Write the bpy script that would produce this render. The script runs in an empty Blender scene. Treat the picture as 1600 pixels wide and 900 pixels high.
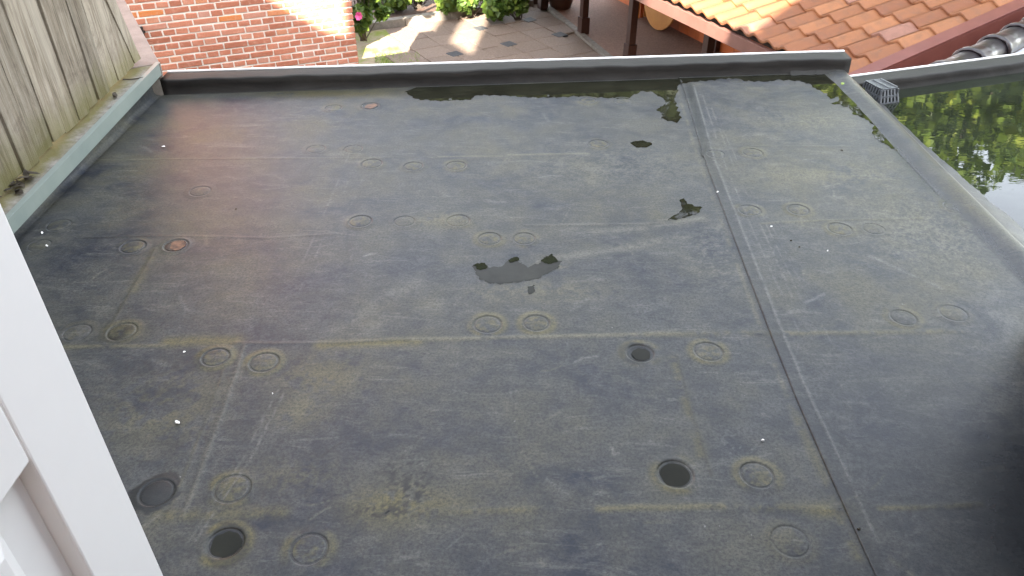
import bpy, bmesh, math, random
import numpy as np
from mathutils import Vector, Matrix
from mathutils.geometry import delaunay_2d_cdt

R = math.radians
rnd = random.Random(7)
S = bpy.context.scene
C = S.collection

# ------------------------------------------------------------------ camera
F, PITCH, CAMH = 1200.0, R(35.3), 1.38
cam = bpy.data.cameras.new('camera')
cam.sensor_width = 36.0
cam.lens = F / 1600 * 36
cam.clip_start, cam.clip_end = 0.02, 2000
camo = bpy.data.objects.new('camera', cam)
camo.location = (0, 0, CAMH)
camo.rotation_euler = (math.pi / 2 - PITCH, 0, 0)
C.objects.link(camo)
S.camera = camo

# ------------------------------------------------------------------ sky, sun, exposure
SUN_AZ, SUN_EL = R(186), R(31)
W = bpy.data.worlds.new('World')
S.world = W
W.use_nodes = True
wn = W.node_tree
bg = wn.nodes['Background']
sky = wn.nodes.new('ShaderNodeTexSky')
sky.sky_type = 'NISHITA'
sky.sun_disc = False
sky.sun_elevation, sky.sun_rotation = SUN_EL, SUN_AZ
sky.dust_density = 1.0
sky.air_density = 1.0
sky.ozone_density = 1.0
hsv = wn.nodes.new('ShaderNodeHueSaturation')      # thin high cloud: a paler, less blue sky
hsv.inputs['Saturation'].default_value = 0.32
wn.links.new(sky.outputs['Color'], hsv.inputs['Color'])
wn.links.new(hsv.outputs['Color'], bg.inputs['Color'])
bg.inputs['Strength'].default_value = 0.15
sun = bpy.data.lights.new('sun', 'SUN')
sun.energy, sun.angle, sun.color = 5.0, R(0.5), (1.0, 0.92, 0.80)
suno = bpy.data.objects.new('sun', sun)
C.objects.link(suno)
sv = Vector((math.sin(SUN_AZ) * math.cos(SUN_EL), math.cos(SUN_AZ) * math.cos(SUN_EL), math.sin(SUN_EL)))
suno.rotation_euler = (-sv).to_track_quat('-Z', 'Y').to_euler()
suno.location = sv * 40
S.view_settings.view_transform = 'Standard'
S.view_settings.look = 'None'
S.view_settings.gamma = 1
S.view_settings.exposure = 3.55
GROUND = -2.6

# ------------------------------------------------------------------ measuring helpers
cp, sp = math.cos(PITCH), math.sin(PITCH)

def ray(px, py):
    u, v = (px - 800) / F, (py - 450) / F
    return Vector((u, cp - v * sp, -(sp + v * cp)))

def at_z(px, py, z=0.0):
    d = ray(px, py)
    t = (z - CAMH) / d.z
    return Vector((0, 0, CAMH)) + d * t

def at_x(px, py, x):
    d = ray(px, py)
    return Vector((0, 0, CAMH)) + d * (x / d.x)

def proj(p):
    x, y, z = p[0], p[1], p[2] - CAMH
    zc = y * cp - z * sp
    if zc < 0.02:
        return None
    yc = y * sp + z * cp
    return 800 + F * x / zc, 450 - F * yc / zc

def in_frame(p, m=25):
    q = proj(p)
    return q is not None and -m < q[0] < 1600 + m and -m < q[1] < 900 + m

# ------------------------------------------------------------------ object helpers
def tag(o, label=None, cat=None, group=None, kind=None):
    if label: o['label'] = label
    if cat: o['category'] = cat
    if group: o['group'] = group
    if kind: o['kind'] = kind
    return o

def empty(name, loc, label, cat, group=None):
    o = bpy.data.objects.new(name, None)
    o.location = loc
    o.empty_display_size = 0.1
    C.objects.link(o)
    return tag(o, label, cat, group)

def parent(o, p):
    o.parent = p
    inv = Matrix.Identity(4)
    q = p
    while q is not None:
        if q.type == 'EMPTY':
            inv = Matrix.Translation(-q.location)
        q = q.parent
    o.matrix_parent_inverse = inv
    return o

def link(name, me, m=None, par=None, smooth=False):
    if m is not None and not me.materials:
        me.materials.append(m)
    if smooth:
        me.polygons.foreach_set('use_smooth', [True] * len(me.polygons))
    o = bpy.data.objects.new(name, me)
    C.objects.link(o)
    if par is not None:
        o.parent = par
        if par.type == 'EMPTY':
            o.matrix_parent_inverse = Matrix.Translation(-par.location)
    return o

class MB:
    """collects simple shapes, links them as ONE mesh object"""
    def __init__(s):
        s.v, s.f = [], []
    def add(s, vs, fs):
        b = len(s.v)
        s.v += [tuple(v) for v in vs]
        s.f += [tuple(b + i for i in f) for f in fs]
    def hexa(s, p):      # 8 corners: bottom ring 0-3, top ring 4-7 (both counter-clockwise seen from above)
        s.add(p, [(3, 2, 1, 0), (4, 5, 6, 7), (0, 1, 5, 4), (1, 2, 6, 5), (2, 3, 7, 6), (3, 0, 4, 7)])
    def box(s, c, ax, ay, az):   # centre and three half-axis vectors
        c, ax, ay, az = Vector(c), Vector(ax), Vector(ay), Vector(az)
        s.hexa([c - ax - ay - az, c + ax - ay - az, c + ax + ay - az, c - ax + ay - az,
                c - ax - ay + az, c + ax - ay + az, c + ax + ay + az, c - ax + ay + az])
    def abox(s, x0, x1, y0, y1, z0, z1):
        s.hexa([(x0, y0, z0), (x1, y0, z0), (x1, y1, z0), (x0, y1, z0), (x0, y0, z1), (x1, y0, z1), (x1, y1, z1), (x0, y1, z1)])
    def prism(s, poly, z0, z1):  # poly counter-clockwise, xy
        n = len(poly)
        s.add([(p[0], p[1], z0) for p in poly] + [(p[0], p[1], z1) for p in poly],
              [tuple(range(n - 1, -1, -1)), tuple(range(n, 2 * n))] + [(i, (i + 1) % n, n + (i + 1) % n, n + i) for i in range(n)])
    def extrude(s, poly, y0, y1):  # poly in (x,z)
        n = len(poly)
        s.add([(p[0], y0, p[1]) for p in poly] + [(p[0], y1, p[1]) for p in poly],
              [tuple(range(n)), tuple(range(2 * n - 1, n - 1, -1))] + [(i, n + i, n + (i + 1) % n, (i + 1) % n) for i in range(n)])
    def sweep(s, rings, closed=False, caps=True):
        n = len(rings[0])
        b = len(s.v)
        for r in rings: s.v += [tuple(p) for p in r]
        for i in range(len(rings) - 1):
            for j in range(n if closed else n - 1):
                k = (j + 1) % n
                s.f.append((b + i * n + j, b + i * n + k, b + (i + 1) * n + k, b + (i + 1) * n + j))
        if caps and closed:
            s.f.append(tuple(b + j for j in range(n - 1, -1, -1)))
            e = b + (len(rings) - 1) * n
            s.f.append(tuple(e + j for j in range(n)))
    def tube(s, pts, rad, n=8):
        rings = []
        for i, p in enumerate(pts):
            p = Vector(p)
            a = Vector(pts[max(i - 1, 0)]); b2 = Vector(pts[min(i + 1, len(pts) - 1)])
            d = (b2 - a).normalized()
            x = d.orthogonal().normalized(); y = d.cross(x)
            rr = rad[i] if isinstance(rad, (list, tuple)) else rad
            rings.append([p + (x * math.cos(2 * math.pi * k / n) + y * math.sin(2 * math.pi * k / n)) * rr for k in range(n)])
        # keep rings aligned
        s.sweep(rings, closed=True)
    def mesh(s, name):
        me = bpy.data.meshes.new(name)
        me.from_pydata(s.v, [], s.f)
        me.update()
        return me
    def build(s, name, m, par=None, smooth=False, bevel=0.0, seg=2):
        me = s.mesh(name)
        bm = bmesh.new(); bm.from_mesh(me)
        bmesh.ops.recalc_face_normals(bm, faces=bm.faces)
        if bevel:
            ed = [e for e in bm.edges if len(e.link_faces) == 2 and e.calc_face_angle(0) > 0.4]
            bmesh.ops.bevel(bm, geom=ed, offset=bevel, segments=seg, affect='EDGES', profile=0.5)
        bm.to_mesh(me); bm.free()
        return link(name, me, m, par, smooth)

# numpy value noise
def vnoise(x, y, seed=0):
    xi = np.floor(x).astype(np.int64); yi = np.floor(y).astype(np.int64)
    xf = x - xi; yf = y - yi
    xf = xf * xf * (3 - 2 * xf); yf = yf * yf * (3 - 2 * yf)
    def h(a, b):
        n = (a * 374761393 + b * 668265263 + seed * 982451653) & 0x7fffffff
        n = ((n ^ (n >> 13)) * 1274126177) & 0x7fffffff
        return ((n ^ (n >> 16)) & 0xffff) / 65535.0
    return (h(xi, yi) * (1 - xf) + h(xi + 1, yi) * xf) * (1 - yf) + (h(xi, yi + 1) * (1 - xf) + h(xi + 1, yi + 1) * xf) * yf

def fbm(x, y, seed=0, oct=4):
    a, s, t = 0.5, 0.0, 0.0
    for o in range(oct):
        s = s + a * vnoise(x * 2 ** o, y * 2 ** o, seed + o); t += a; a *= 0.55
    return s / t

# ------------------------------------------------------------------ materials
def nodemat(name):
    m = bpy.data.materials.new(name)
    m.use_nodes = True
    nt = m.node_tree
    return m, nt, nt.nodes['Principled BSDF']

def N(nt, t, ins=None, **props):
    n = nt.nodes.new(t)
    for k, v in props.items(): setattr(n, k, v)
    for k, v in (ins or {}).items():
        s = n.inputs[k]
        if isinstance(v, bpy.types.NodeSocket): nt.links.new(v, s)
        else: s.default_value = v
    return n

def ramp(nt, fac, stops):
    n = nt.nodes.new('ShaderNodeValToRGB')
    e = n.color_ramp.elements
    while len(e) < len(stops): e.new(0.5)
    for i, (p, c) in enumerate(stops):
        e[i].position = p
        e[i].color = (c, c, c, 1) if isinstance(c, (int, float)) else (*c, 1)
    nt.links.new(fac, n.inputs[0])
    return n.outputs[0]

def mix(nt, f, a, b, mode='MIX'):
    n = N(nt, 'ShaderNodeMix', data_type='RGBA', blend_type=mode)
    for s, v in ((n.inputs[0], f), (n.inputs[6], a), (n.inputs[7], b)):
        if isinstance(v, bpy.types.NodeSocket): nt.links.new(v, s)
        else: s.default_value = v if isinstance(v, (int, float)) else ((*v, 1) if len(v) == 3 else v)
    return n.outputs[2]

def math_(nt, op, a, b=0.0, c=None, clamp=False):
    n = N(nt, 'ShaderNodeMath', operation=op, use_clamp=clamp)
    for i, v in enumerate((a, b) if c is None else (a, b, c)):
        if isinstance(v, bpy.types.NodeSocket): nt.links.new(v, n.inputs[i])
        else: n.inputs[i].default_value = v
    return n.outputs[0]

def noise(nt, vec, scale, detail=6, rough=0.6, dist=0.0):
    return N(nt, 'ShaderNodeTexNoise', {'Vector': vec, 'Scale': scale, 'Detail': detail, 'Roughness': rough, 'Distortion': dist}).outputs['Fac']

def mapping(nt, vec, scale=(1, 1, 1), rot=(0, 0, 0), loc=(0, 0, 0)):
    return N(nt, 'ShaderNodeMapping', {'Vector': vec, 'Scale': scale, 'Rotation': rot, 'Location': loc}).outputs[0]

def gpos(nt):
    return N(nt, 'ShaderNodeNewGeometry').outputs['Position']

def bump(nt, bs, h, strength=0.5, dist=0.002):
    b = N(nt, 'ShaderNodeBump', {'Height': h, 'Strength': strength, 'Distance': dist})
    nt.links.new(b.outputs[0], bs.inputs['Normal'])

def setc(nt, bs, col, rough=None, spec=None):
    for k, v in (('Base Color', col), ('Roughness', rough), ('Specular IOR Level', spec)):
        if v is None: continue
        if isinstance(v, bpy.types.NodeSocket): nt.links.new(v, bs.inputs[k])
        else: bs.inputs[k].default_value = (*v, 1) if isinstance(v, tuple) else v

def simple(name, a, b, scale=8, rough=0.6, bumpd=0.002, rnd_amt=0.25, detail=6, spec=0.4, stretch=(1, 1, 1)):
    """two-tone noise with a per-object lightness change"""
    m, nt, bs = nodemat(name)
    p = mapping(nt, gpos(nt), stretch)
    n1 = noise(nt, p, scale, detail, 0.65)
    f = ramp(nt, n1, [(0.3, 0.0), (0.72, 1.0)])
    col = mix(nt, f, a, b)
    oi = N(nt, 'ShaderNodeObjectInfo').outputs['Random']
    v = math_(nt, 'MULTIPLY_ADD', oi, rnd_amt, 1 - rnd_amt / 2)
    hs = N(nt, 'ShaderNodeHueSaturation', {'Color': col, 'Value': v})
    setc(nt, bs, hs.outputs[0], rough, spec)
    if bumpd:
        n2 = noise(nt, p, scale * 7, 4, 0.7)
        bump(nt, bs, n2, 0.6, bumpd)
    return m

def make_membrane():
    m, nt, bs = nodemat('weathered_rubber')
    p = gpos(nt)
    at = N(nt, 'ShaderNodeAttribute', attribute_name='masks')
    sep = N(nt, 'ShaderNodeSeparateColor', {'Color': at.outputs['Color']})
    aR, aG, aB = sep.outputs[0], sep.outputs[1], sep.outputs[2]
    big = noise(nt, p, 1.15, 7, 0.62, 0.5)
    med = noise(nt, mapping(nt, p, (1, 1.12, 1), rot=(0, 0, 0.6), loc=(3, 1, 0)), 3.4, 10, 0.70, 0.35)
    sml = noise(nt, mapping(nt, p, (1, 1.25, 1), rot=(0, 0, 0.45)), 13, 11, 0.80, 0.4)
    fine = noise(nt, p, 130, 6, 0.8)
    streak = noise(nt, mapping(nt, p, (1.0, 5, 1), rot=(0, 0, 0.42)), 4, 11, 0.80, 1.2)
    base = mix(nt, ramp(nt, med, [(0.34, 0.0), (0.64, 1.0)]), (0.014, 0.018, 0.027), (0.053, 0.056, 0.053))
    base = mix(nt, math_(nt, 'MULTIPLY', ramp(nt, sml, [(0.46, 0.0), (0.64, 1.0)]), 0.46), base, (0.098, 0.097, 0.092))
    # algae film: olive-yellow, in drifts
    alg = math_(nt, 'MULTIPLY', ramp(nt, big, [(0.40, 0.0), (0.64, 1.0)]), ramp(nt, med, [(0.36, 0.0), (0.62, 1.0)]))
    alg = math_(nt, 'MULTIPLY', alg, math_(nt, 'MULTIPLY_ADD', sml, 1.1, 0.15))
    base = mix(nt, math_(nt, 'MULTIPLY', alg, 0.85, clamp=True), base, (0.090, 0.080, 0.040))
    base = mix(nt, math_(nt, 'MULTIPLY', ramp(nt, streak, [(0.54, 0.0), (0.72, 1.0)]), 0.55), base, (0.165, 0.162, 0.138))
    base = mix(nt, math_(nt, 'MULTIPLY', aR, math_(nt, 'MULTIPLY_ADD', sml, 1.4, 0.1), clamp=True), base, (0.125, 0.108, 0.036))
    base = mix(nt, math_(nt, 'MULTIPLY', aB, math_(nt, 'MULTIPLY_ADD', sml, 1.3, 0.1), clamp=True), base, (0.16, 0.16, 0.145))
    base = mix(nt, ramp(nt, fine, [(0.42, 0.0), (0.66, 0.75)]), base, (0.010, 0.011, 0.013))
    spk = ramp(nt, noise(nt, p, 95, 2, 0.5), [(0.735, 0.0), (0.76, 1.0)])
    base = mix(nt, math_(nt, 'MULTIPLY', spk, math_(nt, 'MULTIPLY', ramp(nt, med, [(0.5, 0.0), (0.66, 1.0)]), 0.8)), base, (0.22, 0.22, 0.205))
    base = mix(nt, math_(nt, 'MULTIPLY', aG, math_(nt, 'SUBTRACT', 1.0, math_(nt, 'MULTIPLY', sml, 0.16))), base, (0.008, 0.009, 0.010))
    ro = math_(nt, 'MULTIPLY_ADD', med, 0.26, 0.30)
    ro = math_(nt, 'SUBTRACT', ro, math_(nt, 'MULTIPLY', aG, 0.18))
    setc(nt, bs, base, ro, 0.22)
    h = math_(nt, 'ADD', math_(nt, 'MULTIPLY', sml, 0.8), math_(nt, 'MULTIPLY', fine, 0.45))
    bump(nt, bs, h, 0.5, 0.0022)
    return m

def make_water(name, base, rough, amp, scale, stretch=(1, 1, 1), spec=0.17):
    m, nt, bs = nodemat(name)
    p = gpos(nt)
    n = noise(nt, p, 5, 6, 0.7)
    col = mix(nt, ramp(nt, n, [(0.35, 0.0), (0.7, 1.0)]), base, tuple(c * 2.2 for c in base))
    setc(nt, bs, col, rough, spec)
    bs.inputs['IOR'].default_value = 1.33
    w = noise(nt, mapping(nt, p, stretch), scale, 3, 0.55, 0.6)
    bump(nt, bs, w, 0.6, amp)
    return m

M = {}
M['membrane'] = make_membrane()
M['mud'] = make_water('muddy_film', (0.015, 0.015, 0.012), 0.28, 0.0006, 9)
M['water'] = make_water('puddle_water', (0.008, 0.008, 0.005), 0.03, 0.0006, 9)
M['pond'] = make_water('pooled_water', (0.010, 0.012, 0.008), 0.01, 0.0006, 5.5, (1, 2.2, 1), 0.5)
M['rubber_edge'] = simple('rubber_edge', (0.030, 0.030, 0.028), (0.060, 0.058, 0.052), 5, 0.42, 0.0015, 0)
M['white'] = simple('white_paint', (0.88, 0.875, 0.86), (0.91, 0.905, 0.89), 6, 0.35, 0.0, 0.0)
M['alu'] = simple('pale_aluminium', (0.62, 0.62, 0.60), (0.75, 0.75, 0.73), 9, 0.4, 0.0, 0)
M['greytrim'] = simple('grey_green_metal', (0.1542, 0.1836, 0.1651), (0.1928, 0.2203, 0.1935), 7, 0.42, 0.0004, 0)
M['drain'] = simple('dark_plastic', (0.0600, 0.0660, 0.0720), (0.1020, 0.1080, 0.1140), 30, 0.4, 0.0005, 0)
M['mortar'] = simple('pale_mortar', (0.5331, 0.4760, 0.4094), (0.6664, 0.6093, 0.5331), 14, 0.9, 0.004, 0)
M['paving'] = simple('aggregate_slab', (0.1128, 0.0800, 0.0589), (0.2031, 0.1497, 0.1128), 34, 0.85, 0.006, 0.14, 10)
M['darkpaver'] = simple('dark_paver', (0.0330, 0.0330, 0.0348), (0.0600, 0.0600, 0.0600), 18, 0.8, 0.003, 0.3)
M['gravelfloor'] = simple('brown_gravel_floor', (0.1383, 0.0739, 0.0496), (0.2674, 0.1566, 0.1074), 34, 0.9, 0.006, 0, 10)
M['soil'] = simple('soil', (0.045, 0.022, 0.014), (0.09, 0.05, 0.03), 9, 0.95, 0.02, 0)
M['ground'] = simple('garden_ground', (0.06, 0.065, 0.03), (0.12, 0.12, 0.06), 3, 0.95, 0.02, 0)
M['concrete'] = simple('weathered_concrete', (0.1084, 0.0956, 0.0765), (0.2104, 0.1849, 0.1530), 11, 0.85, 0.003, 0.1)
M['pinkcoping'] = simple('pinkish_concrete', (0.1414, 0.1085, 0.0888), (0.2042, 0.1608, 0.1315), 12, 0.85, 0.003, 0.1)
M['brownpost'] = simple('dark_brown_timber', (0.0315, 0.0126, 0.0084), (0.0595, 0.0245, 0.0154), 9, 0.6, 0.001, 0.2, stretch=(6, 6, 1))
M['fascia'] = simple('brown_painted_board', (0.1054, 0.0501, 0.0379), (0.1423, 0.0711, 0.0553), 7, 0.5, 0.0006, 0.1)
M['barge'] = simple('red_brown_paint', (0.1054, 0.0310, 0.0248), (0.1426, 0.0465, 0.0360), 6, 0.45, 0.0006, 0.1)
M['orangewall'] = simple('orange_red_board', (0.4032, 0.0899, 0.0192), (0.5292, 0.1320, 0.0288), 4, 0.6, 0.001, 0.25)
M['orangepanel'] = simple('yellow_orange_paint', (0.4485, 0.1725, 0.0302), (0.5347, 0.2329, 0.0431), 4, 0.5, 0.0006, 0.2)
M['darkgap'] = simple('dark_felt', (0.02, 0.015, 0.012), (0.04, 0.028, 0.02), 9, 0.9, 0.001, 0)
M['blackglaze'] = simple('dark_glazed_clay', (0.0210, 0.0168, 0.0182), (0.0385, 0.0315, 0.0329), 9, 0.30, 0.0, 0.2)
M['palemetal'] = simple('pale_grey_sheet', (0.3000, 0.3075, 0.3300), (0.3750, 0.3825, 0.4050), 5, 0.4, 0.0006, 0)
M['house'] = simple('house_render', (0.28, 0.20, 0.16), (0.38, 0.28, 0.22), 3, 0.85, 0.003, 0)
M['darkblocker'] = simple('dark_blocker', (0.016, 0.016, 0.018), (0.03, 0.03, 0.032), 4, 0.85, 0.002, 0)
M['slate'] = simple('roof_covering', (0.05, 0.045, 0.042), (0.09, 0.08, 0.075), 5, 0.7, 0.003, 0)
M['pot'] = simple('brown_pot', (0.05, 0.022, 0.014), (0.09, 0.04, 0.025), 9, 0.5, 0.001, 0)
M['flower'] = simple('pink_petal', (0.62, 0.06, 0.22), (0.75, 0.14, 0.34), 20, 0.6, 0, 0.2)
M['flake'] = simple('white_flake', (0.72, 0.71, 0.66), (0.82, 0.81, 0.78), 30, 0.7, 0, 0.1)
M['deadleaf'] = simple('dead_leaf', (0.022, 0.017, 0.012), (0.05, 0.038, 0.022), 30, 0.7, 0.001, 0.3)
M['greenleaf'] = simple('fresh_green_leaf', (0.13, 0.20, 0.03), (0.20, 0.28, 0.05), 30, 0.5, 0, 0.1)
M['bark'] = simple('bark', (0.05, 0.038, 0.028), (0.10, 0.08, 0.06), 12, 0.9, 0.01, 0.2)
M['window'] = simple('window_glass', (0.02, 0.025, 0.03), (0.03, 0.035, 0.04), 4, 0.08, 0, 0)

def make_brick():
    m, nt, bs = nodemat('red_brick')
    p = gpos(nt)
    oi = N(nt, 'ShaderNodeObjectInfo').outputs['Random']
    at = N(nt, 'ShaderNodeAttribute', attribute_name='tone').outputs['Fac']
    r = math_(nt, 'FRACT', math_(nt, 'ADD', oi, at))
    col = ramp(nt, r, [(0.0, (0.26, 0.090, 0.050)), (0.35, (0.325, 0.115, 0.064)), (0.7, (0.37, 0.142, 0.082)), (0.93, (0.34, 0.165, 0.115)), (1.0, (0.42, 0.14, 0.040))])
    n1 = noise(nt, p, 24, 7, 0.7)
    col = mix(nt, ramp(nt, n1, [(0.50, 0.0), (0.72, 0.55)]), col, (0.46, 0.26, 0.19))
    n2 = noise(nt, p, 60, 4, 0.7)
    col = mix(nt, ramp(nt, n2, [(0.62, 0.0), (0.75, 0.6)]), col, (0.13, 0.045, 0.03))
    setc(nt, bs, col, 0.85, 0.3)
    bump(nt, bs, noise(nt, p, 80, 5, 0.7), 0.7, 0.004)
    return m
M['brick'] = make_brick()

def make_far_brick():
    m, nt, bs = nodemat('far_brickwork')
    tc = N(nt, 'ShaderNodeTexCoord').outputs['Object']
    b = N(nt, 'ShaderNodeTexBrick', {'Vector': mapping(nt, tc, rot=(math.pi / 2, 0, 0)), 'Color1': (0.36, 0.11, 0.06, 1), 'Color2': (0.28, 0.08, 0.045, 1), 'Mortar': (0.45, 0.38, 0.32, 1), 'Scale': 4.0})
    setc(nt, bs, b.outputs['Color'], 0.85, 0.3)
    return m
M['farbrick'] = make_far_brick()

def make_tile():
    m, nt, bs = nodemat('terracotta_tile')
    p = gpos(nt)
    oi = N(nt, 'ShaderNodeObjectInfo').outputs['Random']
    col = ramp(nt, oi, [(0.0, (0.135, 0.046, 0.017)), (0.5, (0.180, 0.068, 0.024)), (0.86, (0.225, 0.090, 0.034)), (0.97, (0.19, 0.09, 0.062)), (1.0, (0.2, 0.10, 0.08))])
    n1 = noise(nt, p, 9, 8, 0.7, 0.5)
    col = mix(nt, ramp(nt, n1, [(0.48, 0.0), (0.75, 0.65)]), col, (0.085, 0.042, 0.025))
    n2 = noise(nt, p, 45, 4, 0.7)
    col = mix(nt, ramp(nt, n2, [(0.60, 0.0), (0.76, 0.45)]), col, (0.27, 0.14, 0.08))
    setc(nt, bs, col, 0.65, 0.4)
    bump(nt, bs, n2, 0.5, 0.002)
    return m
M['tile'] = make_tile()

def make_wood():
    m, nt, bs = nodemat('weathered_grey_wood')
    tc = gpos(nt)
    oi = N(nt, 'ShaderNodeObjectInfo').outputs['Random']
    off = N(nt, 'ShaderNodeCombineXYZ', {'X': math_(nt, 'MULTIPLY', oi, 37.0), 'Y': math_(nt, 'MULTIPLY', oi, 11.0), 'Z': math_(nt, 'MULTIPLY', oi, 5.0)}).outputs[0]
    p = N(nt, 'ShaderNodeVectorMath', {0: tc, 1: off}, operation='ADD').outputs[0]
    grain = noise(nt, mapping(nt, p, (30, 30, 1.4)), 3.2, 9, 0.72, 0.8)
    band = noise(nt, mapping(nt, p, (9, 9, 0.9)), 2.0, 6, 0.65, 0.5)
    blot = noise(nt, p, 5.5, 8, 0.7, 0.7)
    col = mix(nt, ramp(nt, grain, [(0.32, 0.0), (0.68, 1.0)]), (0.070, 0.054, 0.035), (0.31, 0.265, 0.20))
    col = mix(nt, math_(nt, 'MULTIPLY', ramp(nt, band, [(0.4, 0.0), (0.65, 1.0)]), 0.6), col, (0.38, 0.34, 0.27))
    col = mix(nt, math_(nt, 'MULTIPLY', ramp(nt, blot, [(0.52, 0.0), (0.70, 1.0)]), 0.6), col, (0.075, 0.053, 0.034))
    z = N(nt, 'ShaderNodeSeparateXYZ', {'Vector': tc}).outputs['Z']
    low = N(nt, 'ShaderNodeMapRange', {'Value': math_(nt, 'ADD', z, math_(nt, 'MULTIPLY', math_(nt, 'SUBTRACT', blot, 0.5), 0.35)), 'From Min': 0.30, 'From Max': 0.13, 'To Min': 0.0, 'To Max': 0.8}).outputs[0]
    col = mix(nt, low, col, (0.105, 0.096, 0.026))
    v = math_(nt, 'MULTIPLY_ADD', oi, 0.4, 0.8)
    hs = N(nt, 'ShaderNodeHueSaturation', {'Color': col, 'Value': v})
    setc(nt, bs, hs.outputs[0], 0.85, 0.25)
    bump(nt, bs, grain, 0.8, 0.004)
    return m
M['wood'] = make_wood()

def make_leaf(name, a, b, c):
    m, nt, bs = nodemat(name)
    at = N(nt, 'ShaderNodeAttribute', attribute_name='tone').outputs['Fac']
    col = ramp(nt, at, [(0.0, a), (0.55, b), (1.0, c)])
    setc(nt, bs, col, 0.5, 0.35)
    tr = N(nt, 'ShaderNodeBsdfTranslucent', {'Color': col})
    mx = N(nt, 'ShaderNodeMixShader', {0: 0.35, 1: bs.outputs[0], 2: tr.outputs[0]})
    nt.links.new(mx.outputs[0], nt.nodes['Material Output'].inputs['Surface'])
    return m
M['leaf'] = make_leaf('shrub_leaf', (0.035, 0.070, 0.012), (0.075, 0.125, 0.018), (0.15, 0.20, 0.03))
M['treeleaf'] = make_leaf('tree_leaf', (0.040, 0.075, 0.010), (0.13, 0.19, 0.022), (0.26, 0.31, 0.040))

M['darkleaf'] = make_leaf('dark_tree_leaf', (0.020, 0.032, 0.010), (0.045, 0.058, 0.020), (0.085, 0.100, 0.036))

def make_ledge():
    m, nt, bs = nodemat('mossy_ledge')
    p = gpos(nt)
    n1 = noise(nt, p, 7, 8, 0.7, 0.6)
    n2 = noise(nt, p, 30, 6, 0.7)
    x = N(nt, 'ShaderNodeSeparateXYZ', {'Vector': p}).outputs['X']
    col = mix(nt, ramp(nt, n2, [(0.35, 0.0), (0.7, 1.0)]), (0.14, 0.13, 0.115), (0.33, 0.31, 0.28))
    e = N(nt, 'ShaderNodeMapRange', {'Value': math_(nt, 'ADD', x, math_(nt, 'MULTIPLY', math_(nt, 'SUBTRACT', n1, 0.5), 0.16)), 'From Min': -1.675, 'From Max': -1.745, 'To Min': 0.0, 'To Max': 0.95}).outputs[0]
    col = mix(nt, e, col, (0.115, 0.10, 0.03))
    setc(nt, bs, col, 0.8, 0.3)
    bump(nt, bs, n2, 0.7, 0.004)
    return m
M['ledge'] = make_ledge()

def make_lawn_floor():
    m, nt, bs = nodemat('mossy_paving')
    p = gpos(nt)
    n1 = noise(nt, p, 3.5, 8, 0.7)
    col = mix(nt, ramp(nt, n1, [(0.45, 0.0), (0.6, 1.0)]), (0.25, 0.20, 0.13), (0.15, 0.17, 0.035))
    setc(nt, bs, col, 0.9, 0.2)
    bump(nt, bs, noise(nt, p, 40, 5, 0.7), 0.8, 0.01)
    return m
M['mosspave'] = make_lawn_floor()

# ================================================================== LARGE STRUCTURE
# ground
g = MB(); g.add([(-400, -400, GROUND), (400, -400, GROUND), (400, 400, GROUND), (-400, 400, GROUND)], [(0, 1, 2, 3)])
tag(g.build('ground', M['ground']), kind='structure')

# --- house behind the camera: gables and chimneys added to shape its shade over roof and garden
house = empty('terraced_house', (0, -0.4, GROUND), 'tall terraced house behind the flat roof, with added gables and chimneys that shape its shade', 'house')
YR = -4.0
hw = MB(); hw.abox(-10.5, 11.5, -7.6, -0.40, GROUND, 3.45); hw.build('wall', M['house'], house)
hr = MB()
hr.add([(-10.5, -0.2, 3.4), (11.5, -0.2, 3.4), (11.5, YR, 5.95), (-10.5, YR, 5.95), (-10.5, -7.8, 3.4), (11.5, -7.8, 3.4)],
       [(0, 1, 2, 3), (3, 2, 5, 4), (0, 3, 4), (1, 5, 2), (0, 4, 5, 1)])
roofo = hr.build('roof', M['slate'], house)
gA = MB(); gA.extrude([(-10.4, 4.5), (-2.98, 4.5), (-2.98, 6.30), (-3.3, 6.33), (-6.7, 8.30), (-10.4, 6.3)], YR, YR - 3.5); gA.build('shade_gable', M['house'], house)
gF = MB(); gF.extrude([(1.1, 4.5), (11.4, 4.5), (11.4, 6.0), (6.2, 10.2), (3.6, 8.2), (1.1, 6.05)], YR, YR - 3.5); gF.build('shade_gable', M['house'], house)
for x0, x1, za, zb in ((-3.12, -2.82, 9.4, 9.4), (-2.817, -2.303, 7.50, 7.04), (-2.3, -1.75, 8.5, 8.5), (-1.747, 0.05, 9.4, 9.4)):
    c_ = MB(); c_.extrude([(x0, 4.6), (x1, 4.6), (x1, zb), (x0, za)], YR - 0.01, YR - 0.9); c_.build('shade_block', M['house'], house)  # invented roofline blocks, shaped to leave the wanted sun patches
for wx in (-6, -3.2, 3.4, 6.2):
    wmb = MB(); wmb.abox(wx - 0.55, wx + 0.55, -0.42, -0.385, 0.9, 2.3)
    wo = wmb.build('window', M['white'], house)
    wg = MB(); wg.abox(wx - 0.48, wx + 0.48, -0.40, -0.380, 0.97, 2.23); wg.build('pane', M['window'], wo)
# unseen dark wall added right of the view to darken the roof corner
dw = MB(); dw.abox(1.485, 1.64, -0.38, 1.73, 0.0, 2.6); dw.build('shade_wall', M['darkblocker'], house)

# --- main flat roof
XL, XR = -1.69, 1.60
def yback(x): return 3.56 + 0.0904 * (x + 1.7)
roof = empty('flat_roof', (0, 1.8, GROUND), 'dark grey rubber flat roof with round fastener marks and scattered puddles', 'flat roof')
ex = MB(); ex.prism([(XL - 0.02, -0.39), (1.70, -0.39), (1.70, yback(1.7) + 0.06), (XL - 0.02, yback(XL) + 0.06)], GROUND, -0.02)
ex.build('wall', M['house'], roof)

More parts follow.
